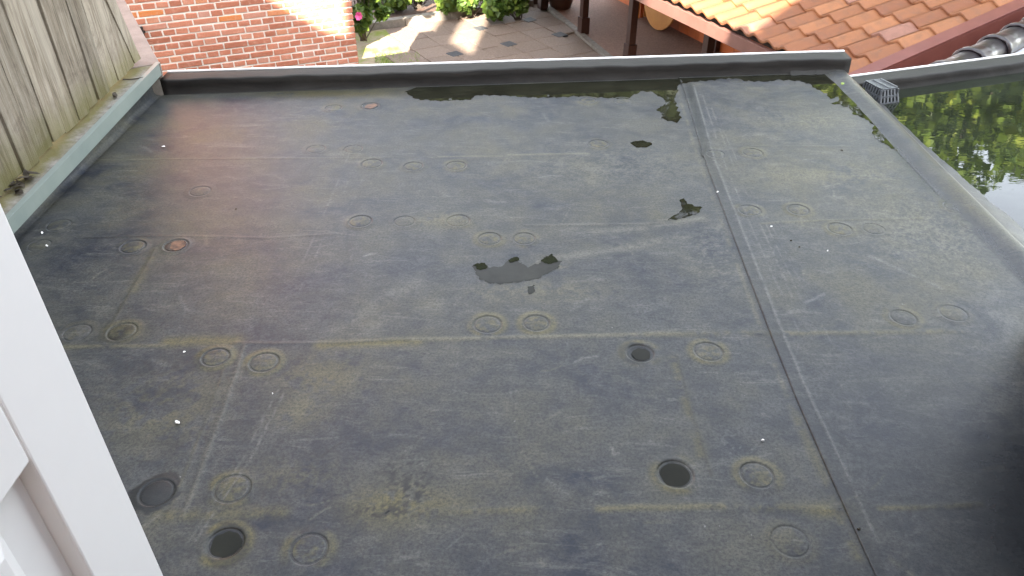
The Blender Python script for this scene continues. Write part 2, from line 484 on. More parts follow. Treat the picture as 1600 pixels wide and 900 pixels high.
seam_px = [(1055, 112), (1063, 135), (1098, 250), (1143, 370), (1200, 520), (1238, 615), (1290, 735), (1365, 900)]
seam_pts = sorted([(p.y, p.x) for p in (at_z(a, b) for a, b in seam_px)])
sy = np.array([p[0] for p in seam_pts]); sx = np.array([p[1] for p in seam_pts])
def seam_x(y): return np.interp(y, sy, sx)

# plates: (px, py, kind)
plates = [(313, 299, 'f'), (92, 352, 'f'), (62, 384, 'f'), (208, 386, 'n'), (275, 384, 'r'), (521, 169, 'n'), (578, 166, 'r'),
          (494, 233, 'f'), (552, 233, 'f'), (581, 256, 'n'), (646, 260, 'n'), (713, 259, 'n'), (563, 346, 'n'), (632, 346, 'f'),
          (716, 345, 'n'), (765, 373, 'n'), (819, 373, 'n'), (762, 507, 'n'), (838, 505, 'n'), (121, 520, 'f'), (191, 519, 'm'),
          (337, 559, 'n'), (413, 567, 'n'), (935, 225, 'n'), (1118, 242, 'f'), (1176, 240, 'n'), (1171, 330, 'n'), (1247, 329, 'n'),
          (1312, 359, 'n'), (1365, 359, 'f'), (1492, 324, 'n'), (1518, 353, 'f'), (1411, 498, 'm'), (1489, 491, 'f'), (1107, 550, 'n'),
          (1000, 552, 'b'), (1055, 741, 'b'), (1183, 743, 'n'), (245, 770, 'd'), (363, 764, 'n'), (352, 848, 'w'), (483, 858, 'n'),
          (1235, 846, 'f'), (919, 157, 'n'), (973, 158, 'f'), (1152, 127, 'f')]
plate_xy = [(at_z(a, b).x, at_z(a, b).y, k) for a, b, k in plates]

# linear marks: (pixel polyline, half width m, algae, damp/dark, light, side offset m, height m, breakup)
marks = [
    # board joints that print through
    ([(60, 541), (180, 540), (260, 539)], .007, .6, 0, .25, .004, .0012, .3),
    ([(262, 539), (300, 538), (366, 537)], .024, .75, 0, .0, -.012, .0, .42),
    ([(366, 537), (520, 536), (640, 531)], .006, .1, .35, .05, 0, .0014, .3),
    ([(500, 543), (560, 541), (650, 537)], .020, .8, 0, 0, -.01, 0, .35),
    ([(640, 531), (760, 528), (900, 525), (1000, 523)], .008, .55, 0, .35, 0, .0014, .36),
    ([(1000, 523), (1100, 522), (1200, 521)], .013, .45, 0, .05, 0, .0012, .42),
    ([(1215, 522), (1330, 521), (1500, 519)], .010, .55, 0, .1, 0, .001, .45),
    ([(660, 800), (800, 797), (850, 797)], .009, .5, 0, .05, 0, .001, .4),
    ([(935, 796), (1000, 793), (1130, 792)], .009, .7, 0, .15, 0, .0012, .36),
    ([(1130, 793), (1220, 793), (1310, 797)], .012, .5, 0, 0, 0, .001, .45),
    ([(1375, 795), (1450, 793), (1530, 790)], .007, .6, 0, 0, 0, .0004, .35),
    ([(250, 806), (330, 803), (440, 800)], .018, .6, 0, .05, 0, .001, .4),
    ([(130, 371), (220, 370), (300, 369)], .005, 0, .45, 0, 0, .001, .2),
    ([(300, 369), (420, 372), (520, 366)], .006, .1, .2, .05, 0, .001, .5),
    ([(820, 352), (1000, 350), (1120, 345)], .006, .15, .1, .2, 0, .001, .5),
    ([(1190, 350), (1280, 346), (1440, 342)], .006, .4, 0, .12, 0, .001, .4),
    ([(150, 250), (330, 248), (500, 247), (680, 246)], .005, .2, 0, .14, 0, .001, .45),
    ([(685, 245), (740, 244), (785, 244)], .006, .5, 0, .4, 0, .001, .1),
    ([(795, 242), (850, 241), (920, 240)], .008, .5, 0, .4, 0, .001, .1),
    ([(1120, 238), (1180, 229), (1330, 230)], .005, .15, .12, .08, 0, .001, .4),
    # creases running away from the camera
    ([(243, 388), (220, 430), (166, 520)], .005, .3, .45, .1, 0, .001, .25),
    ([(238, 400), (212, 450)], .018, .4, 0, 0, .012, 0, .4),
    ([(383, 540), (350, 640), (287, 806)], .006, .25, .0, .35, 0, .0016, .2),
    ([(362, 542), (325, 650), (262, 806)], .004, .35, .2, .1, 0, .001, .35),
    ([(1057, 556), (1083, 650), (1112, 742)], .005, .2, .35, 0, 0, .001, .3),
    ([(1052, 560), (1078, 650), (1098, 715)], .014, .5, 0, 0, -.006, 0, .52),
    # glue / roller lines
    ([(546, 240), (500, 350), (440, 480)], .0025, 0, 0, .5, 0, 0, .5),
    ([(562, 240), (515, 350), (458, 480)], .0025, 0, 0, .45, 0, 0, .55),
    ([(580, 240), (560, 300), (530, 350)], .0025, 0, 0, .35, 0, 0, .55),
    ([(446, 610), (390, 720), (305, 845)], .0022, .1, 0, .6, 0, 0, .3),
    ([(434, 610), (378, 720), (296, 845)], .0022, .1, 0, .45, 0, 0, .4),
    ([(330, 640), (290, 720), (262, 790)], .002, 0, 0, .35, 0, 0, .5),
    # beside the lap seam
    ([(1048, 112), (1058, 140), (1092, 250), (1136, 370), (1192, 520), (1230, 620)], .007, .4, 0, .25, 0, 0, .48),
    ([(1230, 620), (1262, 690), (1300, 780), (1340, 870)], .012, .6, .35, .1, 0, 0, .5),
    ([(1084, 135), (1116, 250), (1163, 370), (1222, 520), (1262, 615)], .0040, 0, 0, .8, 0, .001, .38),
    ([(1262, 615), (1320, 735), (1372, 850)], .0035, 0, 0, .65, 0, .001, .42),
    ([(1098, 150), (1130, 250), (1180, 370), (1248, 520)], .003, 0, 0, .55, 0, 0, .48),
    ([(1112, 170), (1146, 260), (1196, 370), (1262, 520)], .003, .1, 0, .45, 0, 0, .5),
    ([(1128, 200), (1210, 380), (1275, 520), (1330, 640)], .002, .1, 0, .45, 0, 0, .5),
    ([(1150, 250), (1230, 400), (1300, 540)], .002, 0, 0, .30, 0, 0, .55),
    ([(1074, 125), (1106, 250), (1153, 370), (1210, 520), (1252, 620), (1275, 675), (1345, 840), (1372, 900)], .024, 0, .48, 0, 0, 0, -.6),
    # scuffs
    ([(845, 408), (930, 395), (1040, 375), (1125, 355)], .022, .25, 0, .45, 0, 0, .45),
    ([(930, 362), (1020, 355), (1100, 340)], .014, .2, 0, .4, 0, 0, .5),
    ([(1360, 402), (1400, 420), (1470, 452)], .009, 0, 0, .5, 0, 0, .3),
    ([(530, 512), (580, 480), (650, 440)], .035, .1, 0, .3, 0, 0, .5),
    ([(560, 520), (620, 490), (720, 470)], .03, .1, 0, .3, 0, 0, .5),
    ([(1262, 236), (1300, 240), (1330, 246)], .007, .2, .3, .3, 0, 0, .4),
    ([(842, 277), (860, 274), (878, 275)], .0035, 0, 0, .7, 0, 0, .1),
    ([(898, 566), (910, 560), (935, 556)], .004, 0, 0, .6, 0, 0, .3),
    ([(570, 400), (578, 397), (588, 396)], .004, 0, 0, .9, 0, 0, .3),
    ([(955, 700), (960, 710), (966, 708)], .004, .2, 0, .8, 0, 0, .1),
    ([(1148, 600), (1156, 640)], .018, 0, 0, .5, 0, 0, .6),
    ([(1090, 560), (1110, 480), (1080, 420)], .02, .1, 0, .25, 0, 0, .6),
    ([(500, 715), (520, 700), (535, 690)], .003, .1, .5, 0, 0, 0, .2),
    # damp gutter along the right kerb
    ([(1398, 228), (1425, 262), (1470, 306), (1515, 345), (1560, 395), (1610, 450)], .030, 0, .9, 0, 0, 0, .22),
    ([(1410, 255), (1440, 285), (1475, 320)], .035, 0, .45, 0, 0, 0, .5),
    ([(1505, 360), (1550, 410), (1600, 470)], .045, .1, .4, .1, 0, 0, .55),
    ([(1336, 122), (1400, 185), (1470, 262), (1597, 393)], .05, .45, .38, .1, 0, 0, .36),
    ([(1350, 145), (1400, 200), (1440, 245)], .03, .1, .5, 0, 0, 0, .5),
    ([(1540, 455), (1575, 520), (1605, 590)], .06, .1, .5, .6, 0, 0, .62),
]
_r = random.Random(17)
for _ in range(150):                     # random short scuffs
    x_, y_ = _r.uniform(80, 1560), _r.uniform(150, 890); an_ = _r.gauss(-.35, .5) if _r.random() < .7 else _r.uniform(0, 3.1); L_ = _r.uniform(8, 60) * (.4 + y_ / 900)
    marks.append(([(x_, y_), (x_ + L_ * .5 * math.cos(an_), y_ + L_ * .5 * math.sin(an_) * .6 + _r.uniform(-3, 3)), (x_ + L_ * math.cos(an_), y_ + L_ * math.sin(an_) * .6)],
                  _r.choice((.0016, .002, .003, .006)), _r.choice((0, 0, .3)), 0, _r.uniform(.15, .45), 0, 0, _r.uniform(.3, .6)))
MK = []
for pl, hwid, a, d, l, off, hh, brk in marks:
    P = [at_z(x, y) for x, y in pl]
    MK.append((np.array([[p.x, p.y] for p in P]), hwid, a, d, l, off, hh, brk))

for pl in ([(985, 222), (1004, 218), (1019, 225), (995, 229), (985, 222)], [(1062, 310), (1098, 322), (1060, 341), (1044, 342), (1062, 310)],
           [(738, 414), (796, 404), (862, 395), (878, 406), (838, 434), (784, 442), (742, 422), (738, 414)], [(985, 153), (1040, 155), (1048, 188), (1062, 186)], [(1268, 134), (1330, 172), (1364, 204), (1420, 243)], [(632, 148), (735, 156), (900, 153), (985, 156)]):
    marks.append((pl, .016, .12, .75, 0, 0, 0, .42))
spots = [  # soft blots: (px,py, rx m, ry m, algae, damp/painted shade, light, breakup)
    (620, 790, .10, .05, .9, 0, 0, .4), (643, 768, .06, .06, .2, 1, 0, .54), (600, 800, .08, .025, .3, 1, 0, .53), (630, 735, .06, .05, 0, .9, 0, .57), (668, 740, .03, .03, 0, .9, 0, .55),
    (191, 519, .06, .05, .7, .3, 0, .3), (1188, 523, .024, .010, .3, .95, 0, .1), (1312, 796, .018, .012, .3, .95, 0, .1),
    (1290, 797, .05, .02, .8, 0, 0, .3), (500, 146, .35, .05, .7, .35, 0, .35), (700, 150, .25, .05, .1, .5, 0, .3), (470, 640, .08, .06, .45, 0, .1, .4),
    (860, 415, .05, .02, .7, 0, .2, .4), (840, 455, .22, .05, .45, 0, .25, .45), (500, 590, .14, .10, .45, 0, 0, .45),
    (640, 790, .12, .03, .7, 0, 0, .4), (828, 455, .03, .03, 0, .5, 0, .5), (1300, 275, .3, .1, .35, 0, .15, .45), (1460, 370, .25, .3, .3, 0, .35, .5),
    (690, 345, .10, .06, .55, 0, .15, .35), (1260, 190, .20, .10, .3, 0, .25, .5), (960, 260, .5, .2, .2, 0, .25, .5), (1110, 400, .12, .2, .2, 0, .3, .55),
    (260, 640, .16, .15, .4, 0, .05, .45), (460, 745, .10, .05, .3, 0, .05, .5), (80, 372, .05, .05, 0, 0, .4, .6), (1150, 690, .05, .05, 0, 0, .6, .68),
    (1405, 495, .035, .035, .1, .75, 0, .5), (1690, 860, .30, .42, 0, 1.2, 0, -1)]  # last blot is shade painted into the near right corner
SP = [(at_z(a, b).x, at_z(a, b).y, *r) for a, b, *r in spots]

def surface(x, y):
    """height and stain/painted-shade masks of the roof skin at (x, y): numpy arrays"""
    h = 0.0035 * (fbm(x * 1.1 + 5, y * 1.1, 3, 3) - 0.5) + 0.0012 * (fbm(x * 6, y * 6, 9, 3) - 0.5)
    Ra = np.zeros_like(x); Ga = np.zeros_like(x); Ba = np.zeros_like(x)
    nb = fbm(x * 14, y * 14, 21, 4)
    nb2 = fbm(x * 60, y * 60, 33, 3)
    nb3 = fbm(x * 115, y * 115, 57, 3)
    nw = 0.006 * (fbm(x * 9, y * 9, 41, 3) - 0.5)
    for pts, hwid, a, d, l, off, hh, brk in MK:
        lo = pts.min(0) - 4 * hwid - .03; hi = pts.max(0) + 4 * hwid + .03
        s = (x > lo[0]) & (x < hi[0]) & (y > lo[1]) & (y < hi[1])
        if not s.any(): continue
        X = x[s] + nw[s] * (1 if hwid > .004 else .35); Y = y[s] + nw[s] * (1 if hwid > .004 else .35) + off
        best = np.full(X.shape, 9.0)
        for i in range(len(pts) - 1):
            p, q = pts[i], pts[i + 1]; dv = q - p; L2 = dv @ dv
            t = np.clip(((X - p[0]) * dv[0] + (Y - p[1]) * dv[1]) / L2, 0, 1)
            best = np.minimum(best, np.hypot(X - p[0] - t * dv[0], Y - p[1] - t * dv[1]))
        w = np.exp(-(best / hwid) ** 2)
        k = w * np.clip((0.6 * nb[s] + 0.4 * nb2[s] - brk * 0.9) / 0.16 + .25, 0, 1)
        Ra[s] = np.maximum(Ra[s], k * a); Ga[s] = np.maximum(Ga[s], k * d); Ba[s] = np.maximum(Ba[s], k * l)
        h[s] += hh * w
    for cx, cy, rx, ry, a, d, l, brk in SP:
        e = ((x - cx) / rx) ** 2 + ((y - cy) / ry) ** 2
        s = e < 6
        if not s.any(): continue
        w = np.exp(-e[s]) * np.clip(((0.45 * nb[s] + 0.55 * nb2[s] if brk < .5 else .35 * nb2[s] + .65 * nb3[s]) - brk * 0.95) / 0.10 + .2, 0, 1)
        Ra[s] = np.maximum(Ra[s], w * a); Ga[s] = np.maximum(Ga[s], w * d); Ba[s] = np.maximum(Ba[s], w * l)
    for i, (cx, cy, k) in enumerate(plate_xy):
        r = np.hypot(x - cx, y - cy)
        s = r < .17
        if not s.any(): continue
        rr = r[s]; nn = nb[s]
        ring = np.exp(-((rr - .050) / .011) ** 2) * np.clip((nn - .34) / .2, 0, 1)
        am = {'n': .62, 'f': .2, 'r': .2, 'b': .7, 'w': .9, 'd': .2, 'm': .5}[k] * (.6 if cy > 1.9 else 1)
        if cx < -0.3 and cy > 2: am *= .6
        Ra[s] = np.maximum(Ra[s], ring * am)
        if k in 'bw': h[s] -= .0065 * np.clip(1 - (rr / .047) ** 2, 0, 1)
        edge = .052 + (.034 if k in 'dw' else .022) * (nn - .5) * 2 + .008 * (nb2[s] - .5)
        if k in 'dw':
            g_ = np.clip((edge + (.010 if k == 'd' else -.004) - rr) / .006, 0, 1) * (.85 if k == 'd' else .6)
            Ga[s] = np.maximum(Ga[s], g_)
        if k == 'b' and i % 2 == 1:
            e2 = np.hypot(x[s] - cx + .012, (y[s] - cy))
            Ga[s] = np.maximum(Ga[s], np.clip((.052 - e2) / .008, 0, 1) * .55)
    return h, Ra, Ga, Ba

def paint(me, x, y, ex=None):
    h, a, b, c = surface(x, y) if ex is None else ex
    at = me.attributes.new('masks', 'FLOAT_COLOR', 'POINT')
    d = np.ones((len(x), 4), np.float32); d[:, 0] = a; d[:, 1] = b; d[:, 2] = c
    at.data.foreach_set('color', np.clip(d, 0, 1).ravel())

def gridmesh(name, X, Y, Z):
    ny, nx = X.shape
    me = bpy.data.meshes.new(name)
    co = np.stack([X, Y, Z], -1).reshape(-1, 3).astype(np.float32)
    i = np.arange(nx * ny).reshape(ny, nx)
    q = np.stack([i[:-1, :-1], i[:-1, 1:], i[1:, 1:], i[1:, :-1]], -1).reshape(-1, 4)
    me.vertices.add(len(co)); me.vertices.foreach_set('co', co.ravel())
    me.loops.add(q.size); me.loops.foreach_set('vertex_index', q.ravel().astype(np.int32))
    me.polygons.add(len(q)); me.polygons.foreach_set('loop_start', np.arange(0, q.size, 4, dtype=np.int32))
    me.update(calc_edges=True)
    me.polygons.foreach_set('use_smooth', np.ones(len(q), bool))
    return me

ty = np.concatenate([np.linspace(-0.38, 0.82, 30)[:-1], np.linspace(0.82, 3.90, 520)])
def sheet(xa, xb, nx, lift):
    """roof skin between two edge curves given as functions of the row"""
    rows_x0 = xa(ty); rows_x1 = xb(ty)
    s = np.linspace(0, 1, nx)
    X = rows_x0[:, None] * (1 - s) + rows_x1[:, None] * s
    Yv = np.repeat(ty[:, None], nx, 1)
    # stretch the rows so that the last one meets the back upstand
    Yv = np.where(Yv > 0.8, 0.8 + (Yv - 0.8) * ((yback(X) - 0.8) / 3.10), Yv)
    ex_ = surface(X.ravel(), Yv.ravel())
    Z = ex_[0].reshape(X.shape) + lift
    if lift > 0:                       # the lap's free edge: a small welded lip
        Z = Z + 0.0006 * np.exp(-(s * (rows_x1 - rows_x0)[:, None] / 0.012) ** 2)
        Z[:, 0] -= 0.0028
        X[:, 0] = X[:, 1] - 0.0006
    me = gridmesh('membrane_sheet', X, Yv, Z)
    paint(me, X.ravel(), Yv.ravel(), ex_)
    return link('membrane_sheet', me, M['membrane'], roof)
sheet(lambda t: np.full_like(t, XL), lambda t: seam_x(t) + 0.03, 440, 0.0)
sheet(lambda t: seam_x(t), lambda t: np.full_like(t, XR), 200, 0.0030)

# fastener plates: pressed through the skin, round, with a printed groove
def plate(cx, cy, kind, i):
    nr, na = 22, 48
    rad = np.concatenate([[0.0005], np.linspace(.004, .030, 7), np.linspace(.0325, .0445, 9), np.linspace(.048, .062, 5)])
    th = np.linspace(0, 2 * np.pi, na + 1)[:-1]
    sc = 1.0 + 0.05 * math.sin(i * 2.3)
    r = np.repeat(rad[:, None], na, 1); t = np.repeat(th[None, :], len(rad), 0)
    X = cx + r * np.cos(t) * sc; Y = cy + r * np.sin(t) * sc
    h, a, b, c = surface(X.ravel(), Y.ravel())
    h = h.reshape(X.shape)
    st = {'n': 1, 'f': .45, 'r': 1.2, 'b': 1.3, 'w': 1.2, 'd': .8, 'm': .7}[kind]
    dome = .0016 * np.clip(1 - (r / .036) ** 2, 0, 1)
    if kind in 'rbw': dome = 0 * r
    groove = -.0022 * np.exp(-((r - .0375) / .0020) ** 2)
    lip = .0012 * np.exp(-((r - .044) / .006) ** 2)
    lift = .0034 if cx > float(seam_x(cy)) - .07 else .0006
    fade = np.clip((.062 - r) / .006, 0, 1)
    Z = h + lift + (dome + groove * st + lip * st) * fade - .0004 * (1 - fade)
    if cx > float(seam_x(cy)) - .07 and cx < float(seam_x(cy)): Z -= .0008
    rf = r.ravel()
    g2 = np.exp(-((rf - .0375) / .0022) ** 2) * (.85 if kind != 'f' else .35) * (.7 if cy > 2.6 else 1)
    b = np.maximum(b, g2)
    ang = t.ravel(); nn = fbm(X.ravel() * 70, Y.ravel() * 70, 5 + i, 3)
    if kind in 'nfm':
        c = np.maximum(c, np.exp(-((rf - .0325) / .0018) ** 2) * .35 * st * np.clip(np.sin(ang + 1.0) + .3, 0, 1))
        a = np.maximum(a, (rf < .034) * np.clip((nn - .35) / .3, 0, 1) * (.55 if kind == 'n' else .25))
        for k in range(3):              # the plate's three pressed spokes
            an = i * 1.7 + k * 2.094
            d_ = np.abs(rf * np.sin(ang - an)); on = (np.cos(ang - an) > 0) & (rf < .033)
            b = np.maximum(b, np.exp(-(d_ / .0018) ** 2) * on * .35 * (kind == 'n'))
    if kind == 'm': b = np.maximum(b, (rf < .040) * np.clip((nn - .42) / .1, 0, 1) * .7)
    if kind in 'bw': b = np.maximum(b, (rf < .036) * .85)
    if kind == 'r': b = np.maximum(b, np.exp(-((rf - .032) / .007) ** 2) * .95)
    # close the middle by a tiny fan
    ny, nx = X.shape
    idx = np.arange(nx * ny).reshape(ny, nx)
    me = bpy.data.meshes.new('fastener_plate')
    V = np.stack([X, Y, Z], -1).reshape(-1, 3).tolist()
    Fq = [(int(idx[j, k]), int(idx[j + 1, k]), int(idx[j + 1, (k + 1) % nx]), int(idx[j, (k + 1) % nx])) for j in range(ny - 1) for k in range(nx)]
    Fq.append(tuple(int(v) for v in idx[0]))
    me.from_pydata(V, [], Fq); me.update()
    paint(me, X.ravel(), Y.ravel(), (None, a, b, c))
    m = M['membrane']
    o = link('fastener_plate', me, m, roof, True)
    if kind == 'r':
        me2 = MB(); pts = []
        for q in range(26):
            an = 2 * math.pi * q / 26; rr = .027 + .004 * math.sin(an * 2 + i) + .002 * math.cos(an * 5)
            pts.append((cx + .006 + rr * math.cos(an), cy + rr * 1.05 * math.sin(an), float(h[0, 0]) + lift + .0012))
        me2.add(pts, [tuple(range(26))])
        link('rust_patch', me2.mesh('rust_patch'), M['rust'], o)
        o2 = o.children[0]; o2.matrix_parent_inverse = Matrix.Identity(4)
        pts = []
        for q in range(20):
            an = 2 * math.pi * q / 20; rr = .034 + .003 * math.sin(q * 2.3)
            pts.append((cx + rr * math.cos(an), cy + rr * math.sin(an), float(h[0, 0]) + lift - .0008))
    return o

M['moss'] = simple('wet_moss', (0.006, 0.008, 0.003), (0.014, 0.017, 0.006), 60, 0.9, 0.004, 0, 5, 0.1)
M['rust'] = simple('rust_film', (0.010, 0.005, 0.003), (0.17, 0.085, 0.045), 46, 0.5, 0.0008, 0, 5)
for i, (cx, cy, k) in enumerate(plate_xy): plate(cx, cy, k, i)

# back upstand with its pale drip trim
def upstand(x0, x1, fy, z0, hgt, wid, n, mat_, par, seed, slope=None):
    """rubber-covered kerb along y = fy(x); returns nothing"""
    m = MB(); rings = []
    prof = [(-0.005, 0.0), (0.0, 0.004), (0.004, hgt * .6), (0.006, hgt * .90), (0.010, hgt * .985), (0.018, hgt * 1.01), (wid * .6, hgt * 1.02), (wid - .006, hgt * 1.03), (wid, hgt * 1.0), (wid, -0.03)]
    for i in range(n + 1):
        x = x0 + (x1 - x0) * i / n
        wob = 0.0022 * math.sin(x * 5 + seed) + 0.0016 * math.sin(x * 13 + seed * 2) + .002 * math.sin(x * 29)
        ring = []
        for j, (a, b) in enumerate(prof):
            k = wob * (1 if 2 <= j <= 5 else .25)
            ring.append((x, fy(x) + a + k, z0 + b + (k * .5 if j > 2 else 0)))
        rings.append(ring)
    m.sweep(rings)
    nn = len(prof)
    m.f.append(tuple(range(nn - 1, -1, -1))); m.f.append(tuple(n * nn + k for k in range(nn)))
    o = m.build('upstand', mat_, par, True)
    o.data.polygons[len(o.data.polygons) - 1].use_smooth = False
    o.data.polygons[len(o.data.polygons) - 2].use_smooth = False
    t = MB(); rings = []
    for i in range(13):
        x = x0 + (x1 - x0) * i / 12
        y = fy(x) + wid
        rings.append([(x, y - .003, z0 + hgt * 1.0), (x, y - .003, z0 + hgt + .006), (x, y + .012, z0 + hgt + .006), (x, y + .012, z0 - .04), (x, y + .003, z0 - .04)])
    t.sweep(rings, closed=True)
    t.build('edge_trim', M['alu'], par)

def make_upmat():
    m, nt, bs = nodemat('rubber_upstand')
    p = gpos(nt)
    n1 = noise(nt, mapping(nt, p, (1, 3, 3)), 4, 8, 0.7, 0.6); n2 = noise(nt, p, 45, 5, 0.7)
    col = mix(nt, ramp(nt, n1, [(0.35, 0.0), (0.7, 1.0)]), (0.010, 0.009, 0.008), (0.024, 0.022, 0.019))
    # faces that look up take a paler tone
    nz = N(nt, 'ShaderNodeSeparateXYZ', {'Vector': N(nt, 'ShaderNodeNewGeometry').outputs['Normal']}).outputs['Z']
    up = N(nt, 'ShaderNodeMapRange', {'Value': nz, 'From Min': 0.6, 'From Max': 0.95}).outputs[0]
    col = mix(nt, math_(nt, 'MULTIPLY', up, math_(nt, 'MULTIPLY_ADD', n1, 0.5, 0.5)), col, (0.030, 0.030, 0.026))
    setc(nt, bs, col, 0.6, 0.16)
    bump(nt, bs, math_(nt, 'ADD', math_(nt, 'MULTIPLY', n2, .25), n1), 0.5, 0.006)
    return m
M['upmat'] = make_upmat()
upstand(XL + .005, 1.735, yback, 0.0, 0.070, 0.115, 90, M['upmat'], roof, 1.0)
# short lap patch at the right end of the upstand foot
lp = MB()
for xa, xb in ((1.42, 1.55), (1.553, 1.66)):
    n_ = 8; rg = []
    for i in range(n_ + 1):
        x = xa + (xb - xa) * i / n_; y = yback(x)
        rg.append([(x, y - .030 - .004 * math.sin(i * 1.3), .0050), (x, y - .014, .0085), (x, y - .0045, .020 + .002 * math.sin(i))])
    lp.sweep(rg)
lp.build('lap_patch', M['upmat'], roof, True)

# right kerb (a low rubber-covered roll)
kb = MB(); rings = []
for i in range(420):
    y = -0.38 + (3.88 + .38) * i / 419
    w_ = 0.004 * math.sin(y * 6) + .003 * math.sin(y * 15 + 1)
    rings.append([(XR - .004, y, .0035), (1.612 + w_, y, .005), (1.632 + w_, y, .009), (1.655 + w_, y, .014), (1.678, y, .017), (1.700, y, .014), (1.712, y, .010), (1.714, y, -.13)])
kb.sweep(rings)
o = kb.build('side_kerb', M['membrane'], roof, True)
co = np.array([v.co[:] for v in o.data.vertices]); paint(o.data, co[:, 0].copy(), co[:, 1].copy(), None)
# left membrane upstand under the metal trim
lu = MB(); rings = []
for i in range(70):
    y = -0.38 + (yback(XL) + .12 + .38) * i / 69
    w_ = 0.003 * math.sin(y * 7) + .002 * math.sin(y * 19)
    rings.append([(XL + .002, y, .0005), (XL - .012 + w_, y, .006), (XL - .020 + w_, y, .020), (XL - .024, y, .055), (XL - .026, y, .10)])
lu.sweep(rings)
o = lu.build('side_upstand', M['membrane'], roof, True)
co = np.array([v.co[:] for v in o.data.vertices]); paint(o.data, co[:, 0].copy(), co[:, 1].copy(), None)

# --- lower flat roof to the right with its own upstand
low = empty('lower_flat_roof', (3.2, 2.5, GROUND), 'lower flat roof on the right, flooded with standing water', 'flat roof')
ZL = -0.12
A = at_z(1400, 142, ZL); B = at_z(1600, 114, ZL)
sl = (B.y - A.y) / (B.x - A.x)
def yback2(x): return A.y + sl * (x - A.x)
lw = MB(); lw.prism([(1.716, -0.39), (6.5, -0.39), (6.5, yback2(6.5) + .06), (1.716, yback2(1.716) + .06)], GROUND, ZL - .02)
lw.build('wall', M['house'], low)
X, Y = np.meshgrid(np.linspace(1.70, 6.5, 120), np.linspace(0, 1, 100))
Y = -0.38 + Y * (yback2(X) + .38)
me = gridmesh('membrane_sheet', X, Y, np.full_like(X, ZL) + .004 * (fbm(X, Y, 2, 3) - .5)); paint(me, X.ravel(), Y.ravel())
link('membrane_sheet', me, M['membrane'], low)
upstand(1.730, 6.5, yback2, ZL, 0.063, 0.115, 80, M['upmat'], low, 4.0)

sh_y = np.linspace(-0.38, yback2(1.8) - .004, 200); sh_s = np.array([0, .02, .05, .10, .16, .22, .28, .34])
Xs, Ys = np.meshgrid(1.7155 + sh_s, sh_y)
prof_z = np.interp(sh_s, [0, .02, .05, .34], [-.010, -.055, -.076, -.172])
Zs = prof_z[None, :] + .030 * np.clip((3.3 - Ys) / 1.5, 0, 1) * np.clip(sh_s / .1, 0, 1)[None, :] + .014 * (fbm(Xs * 5, Ys * 5, 77, 4) - .5) * np.clip(sh_s / .08, 0, 1)[None, :]
me = gridmesh('membrane_shoulder', Xs, Ys, Zs); paint(me, Xs.ravel(), Ys.ravel())
link('membrane_shoulder', me, M['membrane'], low)

# standing water on the lower roof
wt = MB(); wt.add([(1.713, 1.2, ZL + .006), (6.3, 1.2, ZL + .006), (6.3, yback2(6.3) - .002, ZL + .006), (1.713, yback2(1.713) - .002, ZL + .006)], [(0, 1, 2, 3)])
tag(wt.build('water', M['pond']), kind='structure')

# --- puddles on the main roof
def puddle(px, z=.0052, jit=2.0, seed=0, mat_='water', keep=999):
    r_ = random.Random(seed)
    P = []
    n = len(px)
    for i in range(n):
        a, b = px[i], px[(i + 1) % n]
        L = math.hypot(a[0] - b[0], a[1] - b[1]); k = max(1, int(L / 2))
        for j in range(k):
            t = j / k
            x = a[0] + (b[0] - a[0]) * t; y = a[1] + (b[1] - a[1]) * t
            w = 1 if j else .6
            if i >= keep: w = 0
            x += w * jit * (r_.uniform(-.6, .6) + math.sin(x * .33 + y * .7) + .6 * math.sin(x * .9 - y)); y += w * .5 * jit * (r_.uniform(-.6, .6) + math.sin(x * .41 + 2) + .6 * math.sin(x * 1.1 + y))
            P.append(at_z(x, y, z))
    P2 = [p.to_2d() for p in P]
    xs = [p.x for p in P]; ys_ = [p.y for p in P]; extra = []
    st_ = .03
    gx = np.arange(min(xs), max(xs), st_); gy = np.arange(min(ys_), max(ys_), st_)
    extra = [Vector((a + .003, b_ + .002)) for a in gx for b_ in gy]
    vs, _, fs, *_ = delaunay_2d_cdt(P2 + extra, [], [list(range(len(P2)))], 1, 1e-5)
    vx = np.array([v.x for v in vs]); vy = np.array([v.y for v in vs])
    hz = surface(vx, vy)[0]
    zz = hz + np.where(vx > seam_x(vy) - .002, .0040, .0009) + (z - .0052)
    me = bpy.data.meshes.new('puddle')
    me.from_pydata([(v.x, v.y, float(h_)) for v, h_ in zip(vs, zz)], [], [tuple(f) for f in fs]); me.update()
    if sum(p.normal.z for p in me.polygons) < 0: me.flip_normals()
    me.polygons.foreach_set('use_smooth', [True] * len(me.polygons))
    o = link('puddle', me, M[mat_])
    tag(o, kind='structure')
    return o
def footpx(x):   # pixel row just in front of the back upstand foot
    lo, hi = 90, 200
    for _ in range(30):
        mid = (lo + hi) / 2; p = at_z(x, mid)
        if p.y > yback(p.x) + .002: lo = mid
        else: hi = mid
    return hi
top = [(x, footpx(x)) for x in range(1325, 640, -25)]
